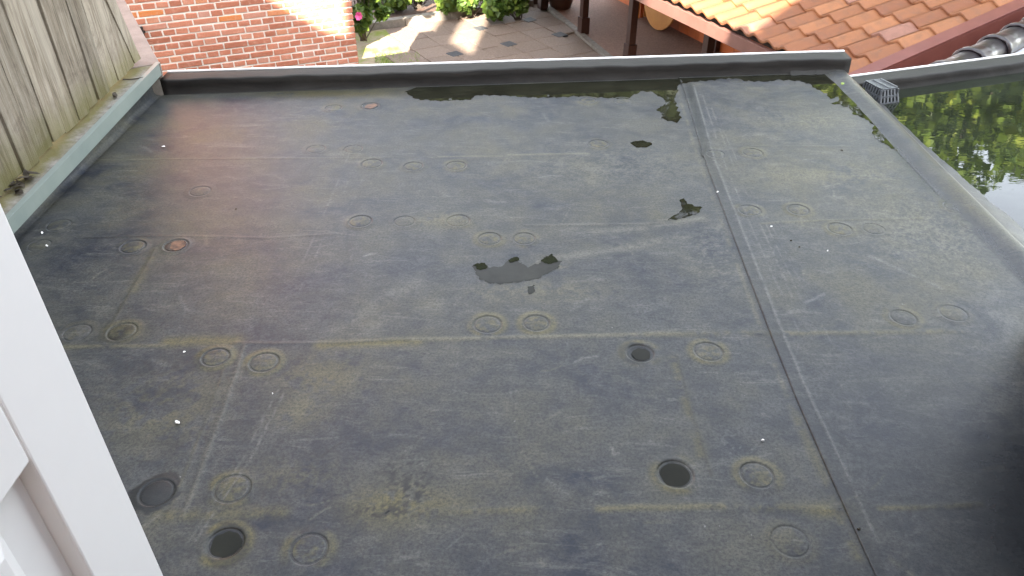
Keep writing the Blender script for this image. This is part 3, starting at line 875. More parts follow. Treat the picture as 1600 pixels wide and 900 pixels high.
puddle([(632, 142), (650, 153), (690, 156), (735, 154), (748, 147), (790, 148), (830, 151), (870, 151), (900, 149), (955, 152), (984, 153), (990, 146), (1003, 141), (1020, 142), (1030, 149),
        (1040, 155), (1038, 164), (1026, 170), (1034, 176), (1034, 184), (1048, 188), (1060, 190), (1064, 183), (1059, 168), (1054, 152), (1058, 142), (1060, 131), (1085, 127), (1112, 125), (1140, 122), (1160, 126), (1200, 127), (1215, 124),
        (1250, 126), (1268, 132), (1275, 139), (1292, 146), (1296, 154), (1312, 150), (1310, 158), (1296, 161), (1316, 164), (1330, 170), (1334, 178), (1350, 184), (1366, 196), (1362, 206), (1370, 217), (1390, 228), (1408, 238), (1420, 243),
        (1410, 226), (1398, 208), (1386, 190), (1372, 172), (1358, 150), (1344, 132)] + top[1:], seed=3, jit=1.4, keep=56)
puddle([(985, 222), (992, 219), (1004, 218), (1016, 221), (1019, 225), (1008, 229), (995, 229), (990, 226)], seed=4, jit=.8)
puddle([(1062, 310), (1069, 308), (1074, 315), (1084, 320), (1098, 322), (1092, 331), (1078, 336), (1060, 341), (1044, 342), (1058, 332), (1066, 325)], seed=5, jit=1.0)
puddle([(738, 414), (752, 409), (762, 416), (784, 414), (796, 404), (808, 401), (812, 408), (826, 416), (846, 408), (852, 398), (862, 395), (868, 402), (878, 406), (872, 416), (856, 424), (838, 434), (812, 438), (784, 442), (762, 440), (748, 432), (742, 422)], seed=6, jit=1.6, mat_='mud')
for q, sd in (([(739, 413), (752, 408), (762, 413), (758, 419), (746, 419)], 61), ([(794, 404), (808, 399), (812, 404), (802, 408), (796, 408)], 62), ([(846, 404), (853, 399), (861, 394), (867, 400), (872, 406), (862, 410), (850, 409)], 63)):
    puddle(q, z=.0062, seed=sd, jit=1.5, mat_='moss')
puddle([(824, 446), (836, 444), (834, 456), (826, 458)], seed=7, jit=1.2)
for a, b, rr, sd in ((1002, 553, .026, 11), (1056, 741, .037, 12), (353, 849, .032, 13)):
    c = at_z(a, b)
    bmv = MB(); n = 30
    lf = .0040 if False else float(surface(np.array([c.x]), np.array([c.y]))[0][0]) + .0042
    bmv.add([(c.x + rr * (1 + .06 * math.sin(k * 1.1 + sd)) * math.cos(2 * math.pi * k / n), c.y + rr * (1 + .06 * math.sin(k * 1.7)) * math.sin(2 * math.pi * k / n), lf) for k in range(n)], [tuple(range(n))])
    tag(bmv.build('puddle', M['water']), kind='structure')

# ================================================================== LEFT: ledge, metal trim, timber fence
XT = -1.665
wall = empty('boundary_wall', (-1.75, 2.0, GROUND), 'low boundary wall with mossy top and grey-green metal edge strip', 'wall')
K0 = at_x(250, 97, XT); K1 = at_x(5, 350, XT)
B0 = at_x(256, 115, XT); B1 = at_x(15, 374, XT)
dz = (K0.z - K1.z) / (K0.y - K1.y)
def zt(y): return K1.z + dz * (y - K1.y)
hface = ((K0.z - B0.z) + (K1.z - B1.z)) / 2 * .95
t = MB(); rings = []
for y in (-0.38, 1.0, 2.0, 2.8, K0.y):
    z = zt(y)
    rings.append([(XT, y, z - hface), (XT, y, z), (XT - .020, y, z + .0015), (XT - .020, y, z - .004), (XT - .004, y, z - .004), (XT - .004, y, z - hface)])
t.sweep(rings, closed=True)
t.build('metal_trim', M['greytrim'], wall, bevel=.0006, seg=1)
# ledge top (slightly uneven sheet) and body
lx = np.linspace(XT - .018, -2.05, 30); ly = np.linspace(-0.38, K0.y, 160)
X, Y = np.meshgrid(lx, ly)
Z = zt(Y) - .003 + .010 * (fbm(X * 12, Y * 12, 5, 4) - .5) * np.clip((XT - .02 - X) / .03, 0, 1)
link('ledge_top', gridmesh('ledge_top', X[:, ::-1].copy(), Y, Z[:, ::-1].copy()), M['ledge'], wall)
b_ = MB(); b_.prism([(-2.05, -0.38), (XT - .060, -0.38), (XT - .060, K0.y - .006), (-2.05, K0.y - .006)], GROUND, .03); b_.build('wall_body', M['concrete'], wall)

# the wall beyond the corner bends away
tail = empty('garden_wall', (K0.x, K0.y, GROUND), 'pinkish coped garden wall bending away past the end of the fence', 'wall')
zc_ = K0.z
e0 = at_z(250, 99, zc_); e1 = at_z(195, 0, zc_)
dd = (e1 - e0); dd.z = 0; dd.normalize(); nn = Vector((-dd.y, dd.x, 0))
far = e0 + dd * 3.2
c0 = e0 + dd * .004
t = MB(); t.hexa([(c0.x, c0.y, zc_ - .07), (far.x, far.y, zc_ - .07), tuple((far + nn * .16).to_2d()) + (zc_ - .07,), tuple((c0 + nn * .22).to_2d()) + (zc_ - .07,),
                  (c0.x, c0.y, zc_), (far.x, far.y, zc_), tuple((far + nn * .16).to_2d()) + (zc_,), tuple((c0 + nn * .22).to_2d()) + (zc_,)])
t.build('coping', M['pinkcoping'], tail, bevel=.004)
q0 = c0 + nn * .02; q1 = far + nn * .02
t = MB(); t.hexa([(q0.x, q0.y, GROUND), (q1.x, q1.y, GROUND), tuple((q1 + nn * .12).to_2d()) + (GROUND,), tuple((q0 + nn * .12).to_2d()) + (GROUND,),
                  (q0.x, q0.y, zc_ - .072), (q1.x, q1.y, zc_ - .072), tuple((q1 + nn * .12).to_2d()) + (zc_ - .072,), tuple((q0 + nn * .12).to_2d()) + (zc_ - .072,)])
t.build('wall_body', M['concrete'], tail)

# fence planks
fence = empty('wooden_fence', (-1.77, 2.6, 0.12), 'weathered grey wooden plank fence standing on the mossy ledge', 'fence')
XF = -1.752
y = -0.3; i = 0
YEND = at_x(222, 97, XF).y
lean_end = True
ys = []
y = YEND
while y > 0.6:
    w_ = rnd.uniform(.085, .118) if len(ys) else .07
    ys.append((y - w_, y)); y -= w_ + rnd.uniform(.002, .006)
for k, (ya, yb) in enumerate(ys):
    dpt = -.000 if k % 2 == 0 else -.006
    dpt += rnd.uniform(-.003, .003)
    zb = zt(ya) + .012 + rnd.uniform(-.006, .008)
    ztop = 1.35 + rnd.uniform(-.01, .01)
    m = MB()
    nz = 8; rings = []
    tl = rnd.uniform(-.003, .003)
    for j in range(nz + 1):
        f_ = j / nz; z = zb + (ztop - zb) * f_
        lean = -.30 * (z - zb) * max(0, 1 - k / 3.0)   # the end boards lean towards the house
        if k == 0: lean *= 1.0
        bow = .003 * math.sin(f_ * 5 + k * 2.1)
        x = XF + dpt + bow + tl * f_
        rings.append([(x - .020, ya + lean, z), (x - .001, ya + lean, z), (x, ya + lean + .003, z), (x, yb + lean - .003, z), (x - .001, yb + lean, z), (x - .020, yb + lean, z)])
    m.sweep(rings, closed=True)
    m.build('plank', M['wood'], fence)
rl = MB()
for z in (.35, 1.1): rl.abox(XF - .075, XF - .037, .6, YEND - .22, z, z + .09)
rl.build('rail', M['wood'], fence)

# ================================================================== BRICK GARDEN WALL
AZ = R(65)
wd = Vector((math.sin(AZ), math.cos(AZ), 0)); nrm = Vector((math.cos(AZ), -math.sin(AZ), 0))
END = Vector((-1.715, 8.47, 0))
bw = empty('brick_house', (END.x - 1.5, END.y - .7, GROUND), 'red brick house wall with pale mortar joints just beyond the roof edge', 'house')
def onwall(s, z, dpt=0.0):     # s metres left of the right end
    p = END - wd * s - nrm * dpt
    return Vector((p.x, p.y, z))
LEN, TOP, SHADE_PIER, TALL, STALL = 5.4, -0.52, 0.12, 5.2, 1.25
mb = MB()
def wbox(m, s0, s1, z0, z1, d0, d1):
    m.hexa([onwall(s1, z0, d0), onwall(s0, z0, d0), onwall(s0, z0, d1), onwall(s1, z0, d1), onwall(s1, z1, d0), onwall(s0, z1, d0), onwall(s0, z1, d1), onwall(s1, z1, d1)])
wbox(mb, 0.008, LEN, GROUND, TOP - .008, .010, .21)
wbox(mb, 0.010, .24, TOP - .008, SHADE_PIER - .008, .011, .209)  # unseen pier added to shade a strip of the yard
wbox(mb, STALL + .01, LEN, TOP - .008, TALL - .008, .0105, .2095)
mb.build('mortar', M['mortar'], bw)
hb = MB(); wbox(hb, STALL + .02, LEN - .01, GROUND, TALL - .01, .212, 4.0); hb.build('house_body', M['farbrick'], bw)
hb = MB(); wbox(hb, STALL - .15, LEN + .2, TALL + .002, TALL + .14, -.15, 4.1); hb.build('roof_slab', M['slate'], bw)
BH, J = .0510, .0160
def brickmesh(L, seed):
    r_ = random.Random(seed)
    m = MB(); c = []
    for z in (0, BH):
        for (x, yy) in ((-L / 2, 0), (L / 2, 0), (L / 2, .10), (-L / 2, .10)):
            c.append((x + r_.uniform(-.003, .003), yy + (r_.uniform(-.002, .002) if yy == 0 else 0), z + r_.uniform(-.0025, .0025)))
    m.hexa(c)
    me = m.mesh('brick')
    bm = bmesh.new(); bm.from_mesh(me)
    ed = [e for e in bm.edges if all(v.co.y < .02 for v in e.verts)]
    bmesh.ops.bevel(bm, geom=ed, offset=.004, segments=1, affect='EDGES')
    bm.to_mesh(me); bm.free()
    me.materials.append(M['brick'])
    return me
BM = {L: [brickmesh(L, int(L * 1000) + k) for k in range(6)] for L in (.2245, .1045)}
rest = MB()
row = 0; z = GROUND + .01
rotz = math.atan2(wd.y, wd.x)
nb_ = 0
tones = []
while z + BH < TALL:
    head = row % 2 == 0
    L = .1045 if head else .2245
    s = 0.0
    shift = 0.0 if head else (.057 if (row // 2) % 2 else 0.0)
    first = True
    lim = LEN if z + BH < TOP else (.24 if z + BH < SHADE_PIER else 0)
    spans = [(0.0, lim)] if lim == LEN else [(0.0, lim), (STALL, LEN)]
    for s0_, lim in spans:
     s = s0_; first = True
     while s < lim - .02:
         Lb = L
         if first and not head: Lb = .168
         first = False
         if s + Lb > lim: break
         cpos = onwall(s + Lb / 2, z, rnd.uniform(-.0025, .0025))
         mid = onwall(s + Lb / 2, z + BH / 2, 0)
         if in_frame(mid, 14) and mid.z < TOP and nb_ < 290 and proj(mid)[1] < 122:
             me = rnd.choice(BM[.2245 if Lb > .11 else .1045])
             o = bpy.data.objects.new('brick', me)
             C.objects.link(o); o.parent = bw; o.matrix_parent_inverse = Matrix.Translation(-bw.location)
             o.location = cpos; o.rotation_euler = (rnd.uniform(-.01, .01), rnd.uniform(-.012, .012), rotz)
             if Lb == .168: o.scale = (.168 / .2245, 1, 1)
             nb_ += 1
         else:
             wbox(rest, s, s + Lb, z, z + BH, .0, .09)
             tones.append(rnd.random())
         s += Lb + J
    z += BH + J; row += 1
o = rest.build('brickwork', M['brick'], bw); o['kind'] = 'stuff'
cp_ = MB(); wbox(cp_, .245, STALL - .002, TOP - .002, TOP + .03, -.02, .23); cp_.build('coping', M['concrete'], bw)
# small dark iron fixing on the wall
p = None
for s in np.linspace(0, 4.5, 900):
    q = proj(onwall(s, -1.12))
    if q and abs(q[0] - 229) < 1.0: p = s; break
p = p or 2.6
zf = min(np.linspace(-1.6, -.7, 300), key=lambda zz: abs(proj(onwall(p, zz))[1] - 50))
fx = MB(); wbox(fx, p - .022, p + .022, zf - .055, zf + .055, -.05, -.001); wbox(fx, p - .035, p + .035, zf - .012, zf + .012, -.008, -.0015)
tag(fx.build('wall_bracket', M['darkgap'], bevel=.004), 'small dark bracket on the brick house wall near the fence end', 'bracket')

# ================================================================== PAVED YARD
GZ = GROUND
PA = R(-30)
pu = Vector((math.sin(PA), math.cos(PA), 0)); pw = Vector((math.cos(PA), -math.sin(PA), 0))
base = at_z(795, 69.5, GZ + .03)
yard = MB()
yc = [base + pw * a + pu * b for a, b in ((-4.5, -4.5), (3.2, -4.5), (3.2, 3.0), (-4.5, 3.0))]
yard.prism([(v.x, v.y) for v in yc], GZ + .002, GZ + .008)
pav = tag(yard.build('paving', M['paving']), kind='structure')
PITCHP = .485
def slabmesh(w_, seed, m_):
    r_ = random.Random(seed); m = MB(); h = w_ / 2
    c = []
    for zz in (0, .03):
        for sx_, sy_ in ((-1, -1), (1, -1), (1, 1), (-1, 1)):
            c.append((sx_ * h + r_.uniform(-.004, .004), sy_ * h + r_.uniform(-.004, .004), zz + (r_.uniform(-.004, .004) if zz else 0)))
    m.hexa(c)
    me = m.mesh('slab'); bm = bmesh.new(); bm.from_mesh(me)
    ed = [e for e in bm.edges if all(v.co.z > .02 for v in e.verts)]
    bmesh.ops.bevel(bm, geom=ed, offset=.006, segments=1, affect='EDGES')
    bm.to_mesh(me); bm.free(); me.materials.append(m_); return me
SM = [slabmesh(PITCHP - .011, k, M['paving']) for k in range(5)]
DM = [slabmesh(.205, 50 + k, M['darkpaver']) for k in range(3)]
rotp = math.atan2(pw.y, pw.x)
kerb_line = (at_z(860, 17, GZ), at_z(945, 88, GZ))
kd = (kerb_line[1] - kerb_line[0]).normalized()
kn = Vector((kd.y, -kd.x, 0))
if kn.x < 0: kn = -kn
def right_of_kerb(p): return (Vector((p.x, p.y, 0)) - Vector((kerb_line[0].x, kerb_line[0].y, 0))).dot(kn)
def place(me, name, p, rz):
    o = bpy.data.objects.new(name, me); C.objects.link(o); o.parent = pav
    o.location = p; o.rotation_euler = (0, 0, rz); return o
bed0 = at_z(575, 50, GZ); bed1 = at_z(712, 30, GZ)
bd = (bed1 - bed0).normalized(); bn = Vector((-bd.y, bd.x, 0))
for a in range(-9, 8):
    for b in range(-9, 7):
        p = base + pw * ((a + .5) * PITCHP) + pu * ((b + .5) * PITCHP); p.z = GZ + .006
        if right_of_kerb(p) > -.16: continue
        if not in_frame(p, 40) or proj(p)[1] > 135: continue
        if (p - bed0).dot(bn) > -.1 and (p - bed0).dot(bd) < 1.5: continue
        if p.x < -1.72 - .1 * (p.y - 11): continue
        place(rnd.choice(SM), 'paving_slab', p + Vector((0, 0, rnd.uniform(-.003, .003))), rotp + rnd.choice((0, math.pi / 2, math.pi)) + rnd.uniform(-.008, .008))
for a in range(-4, 5):
    for b in range(-4, 4):
        p = base + pw * (a * 2 * PITCHP) + pu * (b * 2 * PITCHP); p.z = GZ + .0150
        if right_of_kerb(p) > -.16 or not in_frame(p, 5) or proj(p)[1] > 125 or proj(p)[0] < 690: continue
        if a < 0 and b > 0: continue
        place(rnd.choice(DM), 'dark_paver', p, rotp + .12)
# mossy strip by the brick wall
ms = MB(); mp = [at_z(*q, GZ) for q in ((430, 125), (660, 125), (600, 44), (480, 40))]
ms.prism([(v.x, v.y) for v in mp], GZ + .009, GZ + .013)
tag(ms.build('mossy_path', M['mosspave']), kind='structure')
# grass tufts on it
r_ = random.Random(5); gm = MB()
for k in range(900):
    c = at_z(r_.uniform(586, 655), r_.uniform(84, 112), GZ + .013)
    an = r_.uniform(0, 6.28); w_ = .006; hgt = r_.uniform(.02, .06)
    d = Vector((math.cos(an), math.sin(an), 0))
    tip = c + Vector((r_.uniform(-.03, .03), r_.uniform(-.03, .03), hgt))
    gm.add([c - d * w_, c + d * w_, tip], [(0, 1, 2)])
gmo = gm.mesh('grass'); tag(link('grass', gmo, M['greenleaf']), 'low moss and grass growing on the path by the brick wall', 'grass', kind='stuff')
# kerb between yard and shelter floor, shelter floor
kbm = MB(); ka = kerb_line[0] - kd * 3; kb2 = kerb_line[1] + kd * 2.2
L_ = (kb2 - ka).length
nseg = 6
floor = MB()
fa, fb = ka + kn * .06, kb2 + kn * .06
floor.prism([(v.x, v.y) for v in (fb, fb + kn * 3.5, fa + kn * 3.5, fa)], GZ + .009, GZ + .02)
fl = tag(floor.build('shelter_floor', M['gravelfloor']), kind='structure')
for k in range(nseg):
    a = ka + kd * (L_ * k / nseg + .004); b = ka + kd * (L_ * (k + 1) / nseg - .004)
    m = MB(); m.prism([(v.x, v.y) for v in (a - kn * .06, b - kn * .06, b + kn * .055, a + kn * .055)][::-1] if False else [(v.x, v.y) for v in (a - kn * .06, b - kn * .06, b + kn * .055, a + kn * .055)], GZ + .0085, GZ + .055 + rnd.uniform(-.003, .003))
    o = m.build('kerb_stone', M['concrete'], pav, bevel=.006)
# raised bed edging
ed = empty('bed_edging', (bed0.x, bed0.y, GZ), 'long concrete edging of the raised flower bed', 'edging')
Lb = 4.2
for k in range(5):
    a = bed0 - bd * 1.0 + bd * (Lb * k / 5 + .004); b = bed0 - bd * 1.0 + bd * (Lb * (k + 1) / 5 - .004)
    m = MB(); m.prism([(v.x, v.y) for v in (a, b, b + bn * .16, a + bn * .16)], GZ + .006, GZ + .14 + rnd.uniform(-.004, .004))
    m.build('edging_block', M['concrete'], ed, bevel=.008)
sb = MB(); a = bed0 - bd * 1.5; b = bed0 + bd * 4
sb.prism([(v.x, v.y) for v in (a + bn * .162, b + bn * .162, b + bn * 3, a + bn * 3)], GZ + .003, GZ + .11)
tag(sb.build('flower_bed', M['soil']), kind='structure')

# ================================================================== PLANTS
def leaf_cloud(name, m, par, centres, n, size, seed, flat=1.0):
    """many small folded leaves scattered in overlapping uneven clumps"""
    r = np.random.RandomState(seed)
    cs = np.array([c[:3] for c in centres]); rs = np.array([c[3] for c in centres])
    pr = rs ** 2 / (rs ** 2).sum()
    k = r.choice(len(cs), n, p=pr)
    d = r.normal(size=(n, 3)); d /= np.linalg.norm(d, axis=1)[:, None]
    rad = rs[k] * (0.35 + 0.65 * r.rand(n) ** .5)
    P = cs[k] + d * rad[:, None] * np.array([1, 1, flat])
    out = d + r.normal(scale=.55, size=(n, 3)) + np.array([0, 0, .35]); out /= np.linalg.norm(out, axis=1)[:, None]
    t1 = np.cross(out, r.normal(size=(n, 3))); t1 /= np.linalg.norm(t1, axis=1)[:, None]
    t2 = np.cross(out, t1)
    L = size * (.6 + .8 * r.rand(n))[:, None]
    w = L * .36
    a = P - t1 * L * .5; b = P + t2 * w - out * L * .10; c = P + t1 * L * .5 - out * L * .18; e = P - t2 * w - out * L * .10
    V = np.stack([a, b, c, e], 1).reshape(-1, 3)
    me = bpy.data.meshes.new(name)
    me.vertices.add(4 * n); me.vertices.foreach_set('co', V.astype(np.float32).ravel())
    i = np.arange(n) * 4
    T = np.stack([i, i + 1, i + 2, i, i + 2, i + 3], 1).reshape(-1)
    me.loops.add(6 * n); me.loops.foreach_set('vertex_index', T.astype(np.int32))
    me.polygons.add(2 * n); me.polygons.foreach_set('loop_start', np.arange(0, 6 * n, 3, dtype=np.int32))
    me.update(calc_edges=True)
    tone = np.repeat(np.clip(.45 + .25 * r.normal(size=n) + .2 * (r.rand(len(cs))[k] - .5), 0, 1), 4).astype(np.float32)
    at = me.attributes.new('tone', 'FLOAT', 'POINT'); at.data.foreach_set('value', tone)
    o = link(name, me, m, par)
    return o

def shrub(px, py, z, wid, hgt, n, size, seed, label, flowers=0):
    """px,py: pixel of the foot on the ground"""
    f = at_z(px, py, GZ + z)
    root = empty('shrub', f, label, 'shrub', 'shrubs in the flower bed')
    r = random.Random(seed)
    cs = []
    st = MB()
    for k in range(16):
        x = f.x + r.uniform(-1, 1) * wid * .42; y_ = f.y + r.uniform(-.5, .5) * wid * .6; zz = f.z + hgt * r.uniform(.25, .85)
        cs.append((x, y_, zz, r.uniform(.12, .24) * wid))
        st.tube([(f.x + r.uniform(-.05, .05), f.y, f.z - .02), (f.x * .4 + x * .6, f.y * .4 + y_ * .6, f.z + (zz - f.z) * .6), (x, y_, zz)], [.012, .008, .004], 5)
    leaf_cloud('foliage', M['leaf'], root, cs, n, size, seed)
    st.build('stem', M['bark'], root)
    for k in range(flowers):
        c = r.choice(cs)
        d = Vector((r.uniform(-.7, .7), -1, r.uniform(.0, .6))).normalized()
        p = Vector(c[:3]) + d * c[3] * 1.1
        fm = MB()
        for q in range(9):
            an = q * 2.4; tl = .35 + .06 * q
            ax = Vector((math.cos(an), math.sin(an) * .4, math.sin(an)))
            up = d
            rad = .055
            s1 = ax.cross(up).normalized()
            fm.add([p, p + ax * rad * .7 + s1 * rad * .5 + up * .012 * q * .4, p + ax * rad * 1.15 + up * (.02 + .004 * q), p + ax * rad * .7 - s1 * rad * .5 + up * .012 * q * .4], [(0, 1, 2, 3)])
        link('flower', fm.mesh('flower'), M['flower'], root)
    return root
shrub(568, 62, 0.10, .75, 1.15, 2600, .12, 1, 'tall shrub with pink flowers at the end of the brick wall', 5)
shrub(652, 14, 0.10, .75, .75, 2200, .09, 2, 'small bright green shrub behind the concrete edging')
shrub(738, 26, 0.05, 1.15, .88, 3600, .12, 3, 'sunlit yellow-green shrub hanging over the sunny patch of paving')
shrub(810, 30, 0.05, 1.15, .82, 3600, .12, 4, 'wide shaded green shrub spreading over the paving near the flower pot')
shrub(610, 20, 0.10, .7, .6, 1500, .10, 5, 'dark low shrub between the pink-flowered shrub and the small bright one')

# trees beyond the yard, mirrored in the standing water
def tree(name, base_, hgt, crown_c, crown_r, nclump, nleaf, size, seed, label, cl=(.11, .24), lm_='darkleaf', group='trees beyond the shelter', cat='tree'):
    root = empty(name, base_, label, cat, group)
    r = random.Random(seed)
    cs = []; lm = MB()
    cc = Vector(crown_c)
    for k in range(nclump):
        d = Vector((r.gauss(0, 1), r.gauss(0, 1), r.gauss(0, 1))).normalized() * r.uniform(.35, 1.0)
        c = cc + Vector((d.x * crown_r[0], d.y * crown_r[1], d.z * crown_r[2]))
        cs.append((c.x, c.y, c.z, r.uniform(*cl) * crown_r[0]))
        if k % 3 == 0:
            mid = Vector(base_) * .25 + cc * .55 + c * .2
            lm.tube([Vector((base_[0], base_[1], base_[2] + hgt * .45)), mid, c], [.09, .05, .015], 6)
    leaf_cloud('crown', M[lm_], root, cs, nleaf, size, seed, .8)
    tr = MB(); tr.tube([base_, (base_[0] + .1, base_[1], base_[2] + hgt * .3), (base_[0] - .05, base_[1] + .1, base_[2] + hgt * .55), tuple(cc)], [.24, .18, .14, .05], 10)
    tr.build('trunk', M['bark'], root, True); lm.build('limb', M['bark'], root, True)
    return root
tree('tree', (7.6, 10.6, GROUND), 6.0, (7.3, 10.4, 2.2), (3.7, 2.2, 1.5), 50, 15000, .17, 31, 'large leafy tree rising behind the tiled shelter', lm_='treeleaf')
tree('tree', (4.2, 20.0, GROUND), 11, (4.2, 20.0, 5.8), (4.4, 2.5, 4.8), 52, 11000, .42, 32, 'dark leafy tree far behind the yard, left of the largest tree', (.22, .40))
tree('tree', (-2.5, 21.0, GROUND), 8, (-2.8, 21.0, 5.0), (4.2, 2.5, 4.0), 36, 6000, .42, 33, 'rounded tree far behind the flower bed', (.22, .40))
tree('tree', (11.5, 17.0, GROUND), 7.5, (11.5, 17.0, 4.0), (3.6, 2.5, 2.6), 36, 6000, .42, 34, 'tall tree far right behind the largest tree')

tree('tree', (-2.75, 9.9, GROUND), 3.2, (-2.2, 10.0, .15), (.75, .6, .75), 16, 1300, .13, 35, 'small unseen tree added behind the low end of the brick wall to shade the flower bed')  # added out of view to dapple the bed edging

# ================================================================== TILED SHELTER
SA = R(-23)
du = Vector((math.sin(SA), math.cos(SA), 0)); dwv = Vector((math.cos(SA), -math.sin(SA), 0))
WE, UE, ZE, TP = 4.884, 4.49, -0.85, 0.24     # eave line, verge line, eave height, tan(pitch)
def sh(u, w, z=None):
    p = du * u + dwv * w
    p.z = (ZE + TP * (w - WE)) if z is None else z
    return p
shel = empty('tiled_shelter', (*sh(9, 6.5).to_2d(), GROUND), 'open timber shelter with red pantile roof and orange boarded wall', 'shelter')
slope = math.atan(TP)
GAUGE, COV = .33, .205
def tilemesh(seed):
    r_ = random.Random(seed)
    n = 14; ln = .385; th = .013
    prof = []
    for i in range(n + 1):
        x = COV * 1.10 * i / n
        f_ = x / COV
        z = .040 * (0.5 - 0.5 * math.cos(2 * math.pi * min(max((f_ - .08) / .92, 0), 1.09)))
        z = z if f_ > .42 else z * .9
        prof.append((x, z))
    m = MB()
    rings = []
    w1 = r_.uniform(-.002, .002)
    for k, yy in enumerate((0.0, .006, .13, .26, ln)):
        up = [(x, yy + w1 * x * 10, z + th + (.000 if k else -.004) - .0 + (.030 * (1 - yy / ln))) for x, z in prof]
        rings.append(up)
    lowr = [(x, .002 + w1 * x * 10, z + (.014)) for x, z in prof]
    rings.insert(0, lowr)
    m.sweep(rings)
    me = m.mesh('roof_tile')
    me.materials.append(M['tile'])
    bm = bmesh.new(); bm.from_mesh(me); bmesh.ops.recalc_face_normals(bm, faces=bm.faces)
    if sum(f.normal.z for f in bm.faces) < 0: bmesh.ops.reverse_faces(bm, faces=bm.faces)
    bm.to_mesh(me); bm.free()
    me.polygons.foreach_set('use_smooth', [True] * len(me.polygons))
    return me
TM = [tilemesh(k) for k in range(5)]
# local axes of a tile: x along the eave (towards the camera: -du), y up the slope, z normal
ex_ = -du; ey_ = Vector((dwv.x * math.cos(slope), dwv.y * math.cos(slope), math.sin(slope))); ez_ = ex_.cross(ey_)
rotm = Matrix((ex_, ey_, ez_)).transposed().to_4x4()
restv, restf = [], []
nrow, ncol = 15, 44
cnt = 0
tile_list = []
for c in range(ncol):
    for r in range(nrow):
        u = UE + .06 + (c + 1) * COV; w = WE - .05 + r * GAUGE * math.cos(slope)
        p = sh(u, w); ctr = sh(u - .1, w + .16)
        tile_list.append((p, in_frame(ctr, 28), proj(ctr)))
base_v = np.array([v.co[:] for v in TM[0].vertices]); base_f = [tuple(f.vertices) for f in TM[0].polygons]
for p, vis, q in tile_list:
    if vis and cnt < 300:
        o = bpy.data.objects.new('roof_tile', rnd.choice(TM)); C.objects.link(o)
        o.parent = shel; o.matrix_parent_inverse = Matrix.Translation(-shel.location)
        j = Matrix.Translation(p + ez_ * rnd.uniform(-.002, .003)) @ rotm @ Matrix.Rotation(rnd.uniform(-.014, .014), 4, 'Z') @ Matrix.Rotation(rnd.uniform(-.01, .01), 4, 'Y')
        o.matrix_basis = j
        cnt += 1
    else:
        T = np.array(Matrix.Translation(p) @ rotm)
        v = base_v @ T[:3, :3].T + T[:3, 3]
        b0 = len(restv); restv += v.tolist(); restf += [tuple(b0 + i for i in f) for f in base_f]
me = bpy.data.meshes.new('tile_field'); me.from_pydata(restv, [], restf); me.update()
o = link('tile_field', me, M['tile'], shel); o['kind'] = 'stuff'
WTOP = WE + nrow * GAUGE * math.cos(slope)
UFAR = UE + ncol * COV
def slabbox(m, u0, u1, w0, w1, d0, d1):   # box following the pitch; d measured down from the roof plane
    m.hexa([sh(u0, w0) - Vector((0, 0, d1)), sh(u0, w1) - Vector((0, 0, d1)), sh(u1, w1) - Vector((0, 0, d1)), sh(u1, w0) - Vector((0, 0, d1)),
            sh(u0, w0) - Vector((0, 0, d0)), sh(u0, w1) - Vector((0, 0, d0)), sh(u1, w1) - Vector((0, 0, d0)), sh(u1, w0) - Vector((0, 0, d0))])
m = MB(); slabbox(m, UE + .04, UFAR, WE + .03, WTOP, .008, .05); m.build('roof_deck', M['darkgap'], shel)
m = MB(); slabbox(m, UE + .02, UFAR, WE - .035, WE + .0, .030, .155); m.build('fascia', M['fascia'], shel, bevel=.004)
m = MB(); slabbox(m, UE - .10, UE + .035, WE - .03, WTOP, -.062, -.040); m.build('barge_board', M['barge'], shel, bevel=.004)
m = MB(); slabbox(m, UE - .10, UE - .075, WE - .03, WTOP, -.0395, .16); m.build('barge_board', M['barge'], shel, bevel=.003)
# rafters
for k in range(8):
    u = UE + .4 + k * 1.15
    m = MB(); slabbox(m, u, u + .06, WE + .02, WTOP - .1, .052, .17); m.build('rafter', M['brownpost'], shel)
# posts
def pt(px, py): return at_z(px, py, GZ + .02)
P1 = pt(911, 53)
u1 = P1.dot(du); w1 = P1.dot(dwv)
for k, off in enumerate((0, 1.52, 3.40, -1.6)):
    u = u1 - off
    c = sh(u, w1, 0); top_ = (ZE + TP * (w1 - WE)) - .17
    m = MB(); m.box((c.x, c.y, (GZ + .3 + top_) / 2), dwv * .055, du * .055, Vector((0, 0, (top_ - GZ - .3) / 2)))
    po = m.build('post', M['brownpost'], shel, bevel=.004)
    m = MB(); m.box((c.x, c.y, GZ + .165), dwv * .075, du * .075, Vector((0, 0, .1355))); fo = m.build('post_foot', M['brownpost'], po, bevel=.006)
# purlin on the posts
m = MB(); zz = ZE + TP * (w1 - WE) - .17; a_, b_ = sh(UE + .2, w1, zz - .06), sh(UFAR - .2, w1, zz - .06)
m.box((a_ + b_) / 2, (b_ - a_) / 2, dwv * .045, Vector((0, 0, .058))); m.build('beam', M['brownpost'], shel)
# orange back wall of vertical boards
Wp = pt(1065, 50); ww = Wp.dot(dwv)
zroof = ZE + TP * (ww - WE) - .18
ub = UE + .2; k = 0
while ub < UFAR - .2:
    wdt = .30
    c = sh(ub + wdt / 2, ww, (GZ + .02 + zroof) / 2)
    m = MB(); m.box(c, du * (wdt / 2 - .003), dwv * .012, Vector((0, 0, (zroof - GZ - .02) / 2))); m.build('wall_board', M['orangewall'], shel)
    ub += wdt; k += 1
e_ = pt(1118, 80)
for uu in (e_.dot(du), e_.dot(du) - 1.7, e_.dot(du) + 2.2):
    c = sh(uu, ww - .06, (GZ + .02 + zroof) / 2)
    m = MB(); m.box(c, du * .045, dwv * .045, Vector((0, 0, (zroof - GZ - .02) / 2))); m.build('wall_post', M['brownpost'], shel, bevel=.003)

